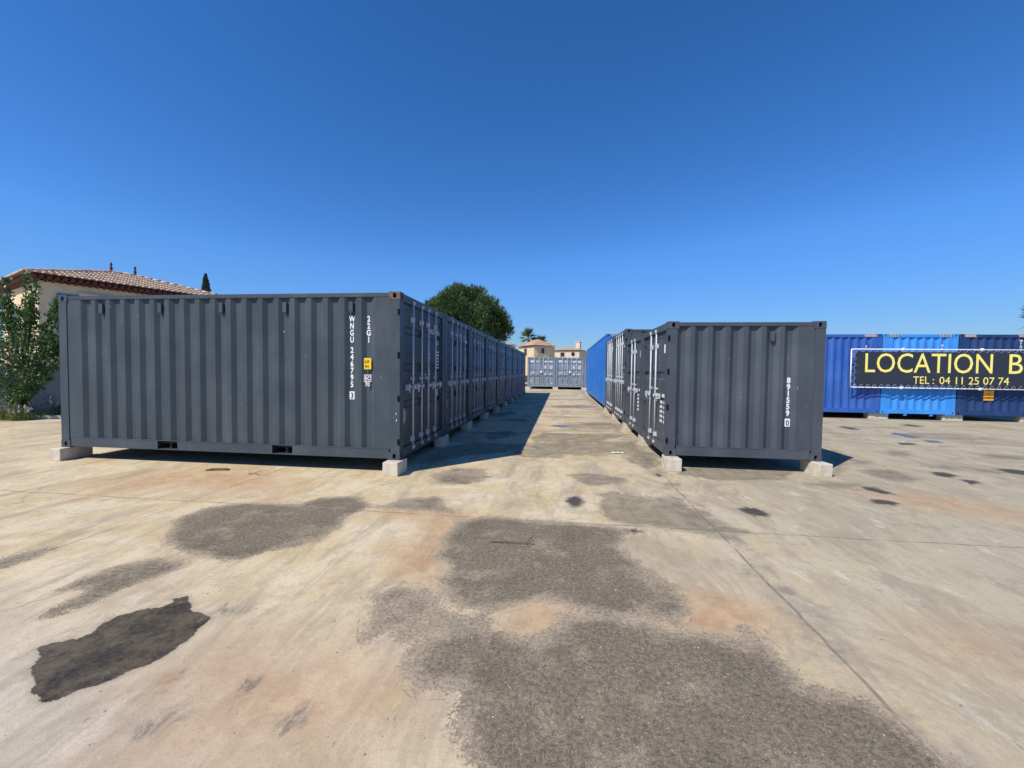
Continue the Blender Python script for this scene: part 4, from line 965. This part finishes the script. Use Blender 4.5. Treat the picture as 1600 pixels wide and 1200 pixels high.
class Soup:
    def __init__(s): s.v = []; s.f = []
    def leaf(s, p, d, n, l, w):
        d = d.normalized(); sd_ = d.cross(n)
        if sd_.length < 1e-3: sd_ = d.orthogonal()
        sd_ = sd_.normalized(); k = len(s.v); up = sd_.cross(d)
        s.v += [tuple(p), tuple(p+d*l*.5+sd_*w*.5-up*w*.12), tuple(p+d*l), tuple(p+d*l*.5-sd_*w*.5-up*w*.12)]; s.f.append((k, k+1, k+2, k+3))
    def blade(s, p, d, w):
        sd_ = d.cross(rv()).normalized()*w/2; k = len(s.v)
        s.v += [tuple(p-sd_), tuple(p+sd_), tuple(p+d)]; s.f.append((k, k+1, k+2))
def limb(bm, pts, r0, r1):
    n = len(pts)-1
    for k in range(n): tube(bm, pts[k], pts[k+1], r0+(r1-r0)*k/n, 8, r0+(r1-r0)*(k+1)/n)
# broad-leaved tree in front of the boundary wall
def broadleaf(x, y, label):
    t = thing('tree', label, 'tree', (x, y, 0)); sp = Soup(); bm = BM()
    limb(bm, [Vector((0, 0, -.05)), Vector((.03, .05, .6)), Vector((-.02, .05, 1.2))], .11, .07)
    rr = rnd
    def spray(p, d0, k=7):
        for j in range(k): sp.leaf(p+rv(.05), d0+rv(.7), rv(.6)+Vector((0, 0, 1)), rr.uniform(.06, .12), rr.uniform(.035, .06))
    root = Vector((0, .05, 1.1))
    # long loose branches at the top and outside
    for ex, ey, ez in ((.75, -.1, 4.0), (1.2, .1, 3.55), (.6, -.2, 3.4), (1.32, .0, 3.1), (.10, .1, 4.3), (-.5, 0, 4.15), (1.55, .1, 2.45), (1.62, -.1, 1.75), (1.0, .2, 3.45), (-.9, .1, 3.8), (1.25, -.2, 1.25), (-1.3, 0, 3.2), (.35, .1, 3.75), (-1.6, 0, 2.4), (-.2, -.2, 3.5)):
        e = Vector((ex, ey, ez)); mid_ = root.lerp(e, .55)+Vector((-.04, 0, -.10)); limb(bm, [root, mid_, e], .035, .007)
        for _ in range(46):
            q = rr.random()**.7; p = mid_.lerp(e, q)+rv(.13*(1.1-q*.6)*rr.random()**.5); spray(p, (e-mid_).normalized()+rv(.7), 6)
    # dense leafy heart
    for cx_, cy_, cz_, r in ((0, 0, 2.9, .38), (.5, 0, 2.55, .40), (.95, .1, 2.35, .34), (1.25, 0, 2.3, .24), (.3, -.2, 2.1, .45), (.85, -.1, 1.85, .36), (1.25, .1, 1.85, .24), (.2, .1, 1.5, .42), (.65, -.1, 1.4, .30), (0, 0, 1.05, .35), (.35, -.1, .9, .24), (-.5, 0, 2.3, .55), (-.6, 0, 1.5, .55), (-1.1, .1, 1.9, .5), (-.5, .1, .9, .4), (-.4, 0, 3.0, .4), (.05, -.2, .65, .25)):
        c = Vector((cx_, cy_, cz_)); limb(bm, [root, root.lerp(c, .5), c], .03, .008)
        for _ in range(int(12+165*r)):
            q = rv(rr.random()**.4*r*1.1); q.z *= .8; spray(c+q, q.normalized()+Vector((0, 0, .2))+rv(.6))
    obj('trunk', bm, M['bark'], t); obj('crown', (sp.v, [], sp.f), M['leaf'], t)
broadleaf(-15.85, 10.3, 'broad leaved dark green tree with ragged branches in front of the boundary wall')
# stone pine
def pine(x, y, label):
    t = thing('pine_tree', label, 'tree', (x, y, 0)); bm = BM(); sp = Soup()
    limb(bm, [Vector((0, 0, 0)), Vector((.2, 0, 2)), Vector((.1, 0, 4.2))], .38, .26)
    lobes = []
    for k in range(46):
        a = rnd.random()*2*PI; rr = rnd.random()**.5; R_x = 3.5
        cx_, cy_ = rr*R_x*math.cos(a), rr*R_x*math.sin(a); cz_ = 6.1+3.0*math.sqrt(max(0, 1-(rr*.93)**2))-rnd.random()*1.6*(1-rr*.3)
        lobes.append((cx_-.35, cy_, cz_, rnd.uniform(.75, 1.15)))
    for k in range(16):
        a = rnd.random()*2*PI; lobes.append((3.4*math.cos(a)*rnd.uniform(.5, 1)-.2, 3.2*math.sin(a)*rnd.uniform(.3, 1), rnd.uniform(4.6, 6.4), .9))
    lobes += [(3.2, -.5, 6.2, .75), (3.9, -.4, 6.0, .65), (3.5, 0, 5.3, .85), (2.8, -.4, 5.3, 1.0), (4.0, 0, 5.4, .6), (3.0, 0, 4.5, .8), (2.5, -.5, 3.9, .7), (-4.0, 0, 6.4, .6)]
    for cx_, cy_, cz_, r in lobes:
        c = Vector((cx_, cy_, cz_)); root = Vector((.1, 0, 4.0))
        limb(bm, [root, root.lerp(c, .55)+Vector((0, 0, -.35)), c], .07, .012)
        for _ in range(int(230*r)):
            q = rv(rnd.random()**.35*r); p = c+q; 
            ax = (q.normalized()*.9+Vector((0, 0, .75))+rv(.35)).normalized()
            for j in range(9):
                sp.blade(p+rv(.03)+ax*rnd.random()*.14, (ax*.8+rv(.62))*rnd.uniform(.16, .32), .05)
    obj('trunk', bm, M['bark'], t); obj('crown', (sp.v, [], sp.f), M['pine'], t)
pine(-9.25, 39.3, 'rounded dark green pine rising behind the long left row')
def palm(x, y, h, R_, label, n=23, group=None, fallen=0):
    t = thing('palm_tree', label, 'palm', (x, y, 0), group=group); bm = BM()
    limb(bm, [Vector((0, 0, 0)), Vector((.05, 0, h*.5)), Vector((0, 0, h))], .24, .19); obj('trunk', bm, M['bark'], t)
    sp = Soup()
    for k in range(n):
        a = rnd.random()*2*PI; el = rnd.uniform(-.7, 1.5); d = Vector((math.cos(a)*math.cos(el), math.sin(a)*math.cos(el), math.sin(el)))
        p0 = Vector((0, 0, h)); sp.blade(p0, d*R_*.6, .05)
        side = d.cross(Vector((0, 0, 1))+rv(.9)).normalized(); up = side.cross(d); st_ = p0+d*R_*rnd.uniform(.05, .35)
        for j in range(13):
            th = (j/12-.5)*.95; f = (d*math.cos(th)+side*math.sin(th)).normalized()
            sp.leaf(st_, f+Vector((0, 0, -.12)), up, R_*.78*rnd.uniform(.8, 1.15)*(1-.3*abs(th)), R_*.045)
    obj('crown', (sp.v, [], sp.f), M['palm'], t); return t
palm(-6.1, 75.0, 7.6, 2.1, 'larger fan palm rising behind the cream two storey house', group='fan palms far behind')
palm(-3.85, 75.3, 6.7, 1.6, 'smaller fan palm half hidden by the roof beside the larger palm', group='fan palms far behind')
palm(32.15, 32.0, 5.5, 1.35, 'fan palm whose fronds just enter at the right edge above the containers')
# cypress
t = thing('cypress_tree', 'slender dark cypress above the roof line left of the pine', 'tree', (-38.6, 40.6, 0)); sp = Soup()
for _ in range(5200):
    z = rnd.uniform(.5, 11.5); rr = .48*min(1, (11.6-z)/2.4)**.7*math.sqrt(rnd.random()); a = rnd.random()*2*PI
    sp.leaf(Vector((rr*math.cos(a), rr*math.sin(a), z)), Vector((rr*math.cos(a)*.4, rr*math.sin(a)*.4, .9))+rv(.25), rv(), .32, .09)
obj('crown', (sp.v, [], sp.f), M['cyp'], t); bm = BM(); limb(bm, [Vector((0, 0, 0)), Vector((0, 0, 6)), Vector((0, 0, 10.5))], .16, .04); obj('trunk', bm, M['bark'], t)
# shrub behind the pale containers
t = thing('shrub', 'green shrub showing above the pale containers in front of the cream house', 'shrub', (-1.85, 46.2, 0)); sp = Soup(); bm = BM()
for k in range(14):
    c = Vector((rnd.uniform(-.95, 1.0), rnd.uniform(-.4, .4), rnd.uniform(2.0, 3.0))); limb(bm, [Vector((0, 0, 0)), c.lerp(Vector((0, 0, 1)), .5), c], .04, .015)
    for _ in range(160):
        q = rv(rnd.random()**.4*.48); sp.leaf(c+q, q+rv(.4), rv(), .14, .07)
obj('crown', (sp.v, [], sp.f), M['weed'], t); obj('trunk', bm, M['bark'], t)
# weeds along the boundary wall
def weed(x, y, label, h, n, group, flowers=True, mat='weed'):
    t = thing('weed_plant', label, 'weed', (x, y, 0), group=group); sp = Soup(); fl = Soup()
    for k in range(n):
        d = Vector((rnd.gauss(0, .28), rnd.gauss(0, .28), 1)).normalized()*h*rnd.uniform(.55, 1); p = Vector((rnd.gauss(0, .09), rnd.gauss(0, .09), 0))
        sp.blade(p, d, .012)
        for j in range(9): sp.leaf(p+d*rnd.uniform(.1, .9), rv()+Vector((0, 0, .4)), rv(), rnd.uniform(.05, .10), .022)
        if flowers and rnd.random() < .7:
            for j in range(3):
                q = p+d*rnd.uniform(.75, 1.02)+rv(.03); s = .014; [fl.leaf(q, rv(), rv(), .035, .03) for _ in range(3)]
    nf = len(sp.f); k0 = len(sp.v)
    o = obj('leaves', (sp.v+fl.v, [], sp.f+[tuple(k0+i for i in f) for f in fl.f]), None, t, mats=[M[mat], M['petal']])
    for pgn in o.data.polygons:
        if pgn.index >= nf: pgn.material_index = 1
gw = 'weeds at the foot of the boundary wall'
for t_, off_, lb, h, n, fl, mt in ((-1.25, -.5, 'white flowering weed by the wall nearest the left edge', .62, 22, True, 'weed'), (-.75, -.45, 'tall pale flowering weed under the tree by the wall', .95, 12, True, 'dry'), (-.15, -.35, 'thin white flowered weed standing alone against the wall', .85, 7, True, 'weed'),
    (.35, -.3, 'bushy green weed between the kerb stone and the container', .62, 30, True, 'weed'), (.95, -.25, 'bright green tuft of weed beside the container corner', .50, 34, False, 'weed'), (1.6, -.3, 'bright green weed partly behind the container post', .55, 26, False, 'weed')):
    p = wall_pt(t_)+Vector((.9165, -.40, 0))*(-off_+.42); weed(p.x, p.y, lb, h, n, gw, fl, mt)
for x_, y_, lb, h, n, fl, mt in ((-16.15, 9.95, 'low yellowish flowering weed in the sun at the left edge before the tree', .60, 12, True, 'weed'), (-15.7, 9.95, 'straw coloured seeding weed standing before the tree trunk', .75, 16, False, 'dry'), (-15.45, 10.0, 'small green weed right of the tree trunk in the sun', .45, 26, True, 'weed'), (-16.5, 9.75, 'pale seeding weed cut by the left edge of the view', .70, 24, False, 'dry')):
    weed(x_, y_, lb, h, n, gw, fl, mt)
sp = Soup()
for _ in range(1500):
    p = Vector((rnd.uniform(-17.2, -15.2), 10.0+rnd.gauss(0, .16)+.12, 0)); sp.blade(p, Vector((rnd.gauss(0, .06), rnd.gauss(0, .06), rnd.uniform(.06, .3))), .012)
tag(obj('grass', (sp.v, [], sp.f), M['weed']), 'thin sunlit grass round the foot of the leafy tree', 'grass', kind='stuff')
sp = Soup()
for _ in range(5200):
    tt = rnd.uniform(-4, 9); w_ = abs(rnd.gauss(.55, .32)); p = wall_pt(tt)+Vector((.9165, -.40, 0))*(w_+.02)
    sp.blade(p, Vector((rnd.gauss(0, .05), rnd.gauss(0, .05), rnd.uniform(.05, .30)*(1.25-min(w_, .9)))), .012)
tag(obj('grass', (sp.v, [], sp.f), M['weed']), 'rough green grass along the foot of the boundary wall', 'grass', kind='stuff')
sp = Soup()
for _ in range(2200):
    tt = rnd.uniform(-4, 9); w_ = abs(rnd.gauss(.7, .3)); p = wall_pt(tt)+Vector((.9165, -.40, 0))*(w_+.02)
    sp.blade(p, Vector((rnd.gauss(0, .08), rnd.gauss(0, .08), rnd.uniform(.05, .28))), .010)
tag(obj('dry_grass', (sp.v, [], sp.f), M['dry']), 'straw coloured dry grass mixed in along the boundary wall', 'grass', kind='stuff')
bm = BM()
for x, lx in ((-.1, 1.1),): box(bm, -.55, .55, -.12, .12, -.02, .09, .03)
for v in bm.verts: v.co += Vector((rnd.uniform(-1, 1), rnd.uniform(-1, 1), rnd.uniform(-1, 1)))*.012
k = tag(obj('kerb_stone', bm, M['block']), 'low pale kerb stone lying among the weeds at the wall', 'stone'); k.location = (-15.35, 10.45, 0); k.rotation_euler = (0, 0, .5)
# ------------------------------------------------------------------ small debris
M['peb'] = plain('pebbles', (.34, .31, .27), .9, 0, .4, 30)
verts = []; faces = []
ico = [(0, 0, 1), (.89, 0, .45), (.28, .85, .45), (-.72, .53, .45), (-.72, -.53, .45), (.28, -.85, .45), (.72, .53, -.2), (-.28, .85, -.2), (-.89, 0, -.2), (-.28, -.85, -.2), (.72, -.53, -.2)]
icf = [(0, 1, 2), (0, 2, 3), (0, 3, 4), (0, 4, 5), (0, 5, 1), (1, 6, 2), (2, 7, 3), (3, 8, 4), (4, 9, 5), (5, 10, 1), (2, 6, 7), (3, 7, 8), (4, 8, 9), (5, 9, 10), (1, 10, 6)]
gpol = [np.array(q[3]) for q in POLYS if q[0] == 'g' and q[1] > .6]
def scatter(n, fn, smin, smax):
    c = 0
    while c < n:
        x, y = fn(); s = rnd.uniform(smin, smax)*rnd.uniform(.5, 1)**2; a = rnd.random()*6.28; k = len(verts)
        sx_, sy_, sz_ = s*rnd.uniform(.7, 1.2), s*rnd.uniform(.6, 1), s*rnd.uniform(.35, .7)
        for vx, vy, vz in ico:
            q = rnd.uniform(.8, 1.15); X1, Y1 = vx*sx_*q, vy*sy_*q
            verts.append((x+X1*math.cos(a)-Y1*math.sin(a), y+X1*math.sin(a)+Y1*math.cos(a), vz*sz_+sz_*.15))
        faces.extend([tuple(k+i for i in f) for f in icf]); c += 1
def ingravel():
    while True:
        P = rnd.choice(gpol); lo, hi = P.min(0), P.max(0); x, y = rnd.uniform(lo[0], hi[0]), rnd.uniform(max(1.5, lo[1]), hi[1])
        if sdist(np.array([x]), np.array([y]), P)[0] > -.04: return x, y
scatter(5200, ingravel, .002, .0065); scatter(60, ingravel, .007, .014)
def anyw(): y = 1.6+rnd.random()**1.5*9; return rnd.uniform(-1.3*y, 1.25*y), y
scatter(380, anyw, .003, .009); 
tag(obj('pebbles', (verts, [], faces), M['peb']), 'loose grit and small pebbles scattered over the worn patches', 'gravel', kind='stuff')
M['twig'] = plain('dry_twig', (.09, .06, .04), .9)
def twig(pts, r, lb, loc, group='dry twigs on the slab', mat='twig'):
    bm = BM(); V = [Vector(p) for p in pts]; limb(bm, V, r, r*.5)
    if len(V) > 2: limb(bm, [V[len(V)//2], V[len(V)//2]+Vector((.05, .10, .02)), V[len(V)//2]+Vector((.07, .16, .01))], r*.7, r*.3); limb(bm, [V[-2], V[-2]+Vector((.03, -.08, .01))], r*.6, r*.3)
    o = obj('twig', bm, M[mat]); o.location = loc; return tag(o, lb, 'twig', group)
twig([(-.22, 0, .006), (-.05, -.01, .018), (.12, .0, .014), (.20, .01, .006)], .005, 'thin forked dark twig on the big gravelly patch between the rows', (-.42, 3.75, 0))
twig([(-.12, .02, .005), (0, 0, .03), (.12, -.04, .01)], .005, 'short curled twig on the slab before the nearest left container', (-4.55, 5.6, 0))
twig([(-.04, 0, .004), (.04, .01, .006)], .002, 'small pale straw lying on the patch near the lower right', (.98, 2.13, 0), mat='dry')
bm = BM(); box(bm, -.16, .16, -.035, .035, 0, .018, .002); box(bm, -.10, .13, -.03, .03, .0185, .030, .002)
o = tag(obj('scrap_wood', bm, plain('rusty_scrap', (.16, .085, .05), .9, 0, .3, 12)), 'flat rusty brown scrap lying before the nearest left container', 'scrap'); o.location = (-5.31, 5.76, 0); o.rotation_euler = (0, 0, .25)
bm = BM(); n = 6
pts = [[(-.12+.24*i/n+rnd.gauss(0, .005), -.05+.1*j/3+rnd.gauss(0, .004), .008+abs(rnd.gauss(0, .012))) for j in range(4)] for i in range(n+1)]
vv = [[bm.verts.new(p) for p in r] for r in pts]
for i in range(n):
    for j in range(3): bm.faces.new((vv[i][j], vv[i+1][j], vv[i+1][j+1], vv[i][j+1]))
o = tag(obj('paper_scrap', bm, M['petal']), 'crumpled whitish scrap on the ground in the alley', 'litter'); o.location = (1.13, 8.28, 0)
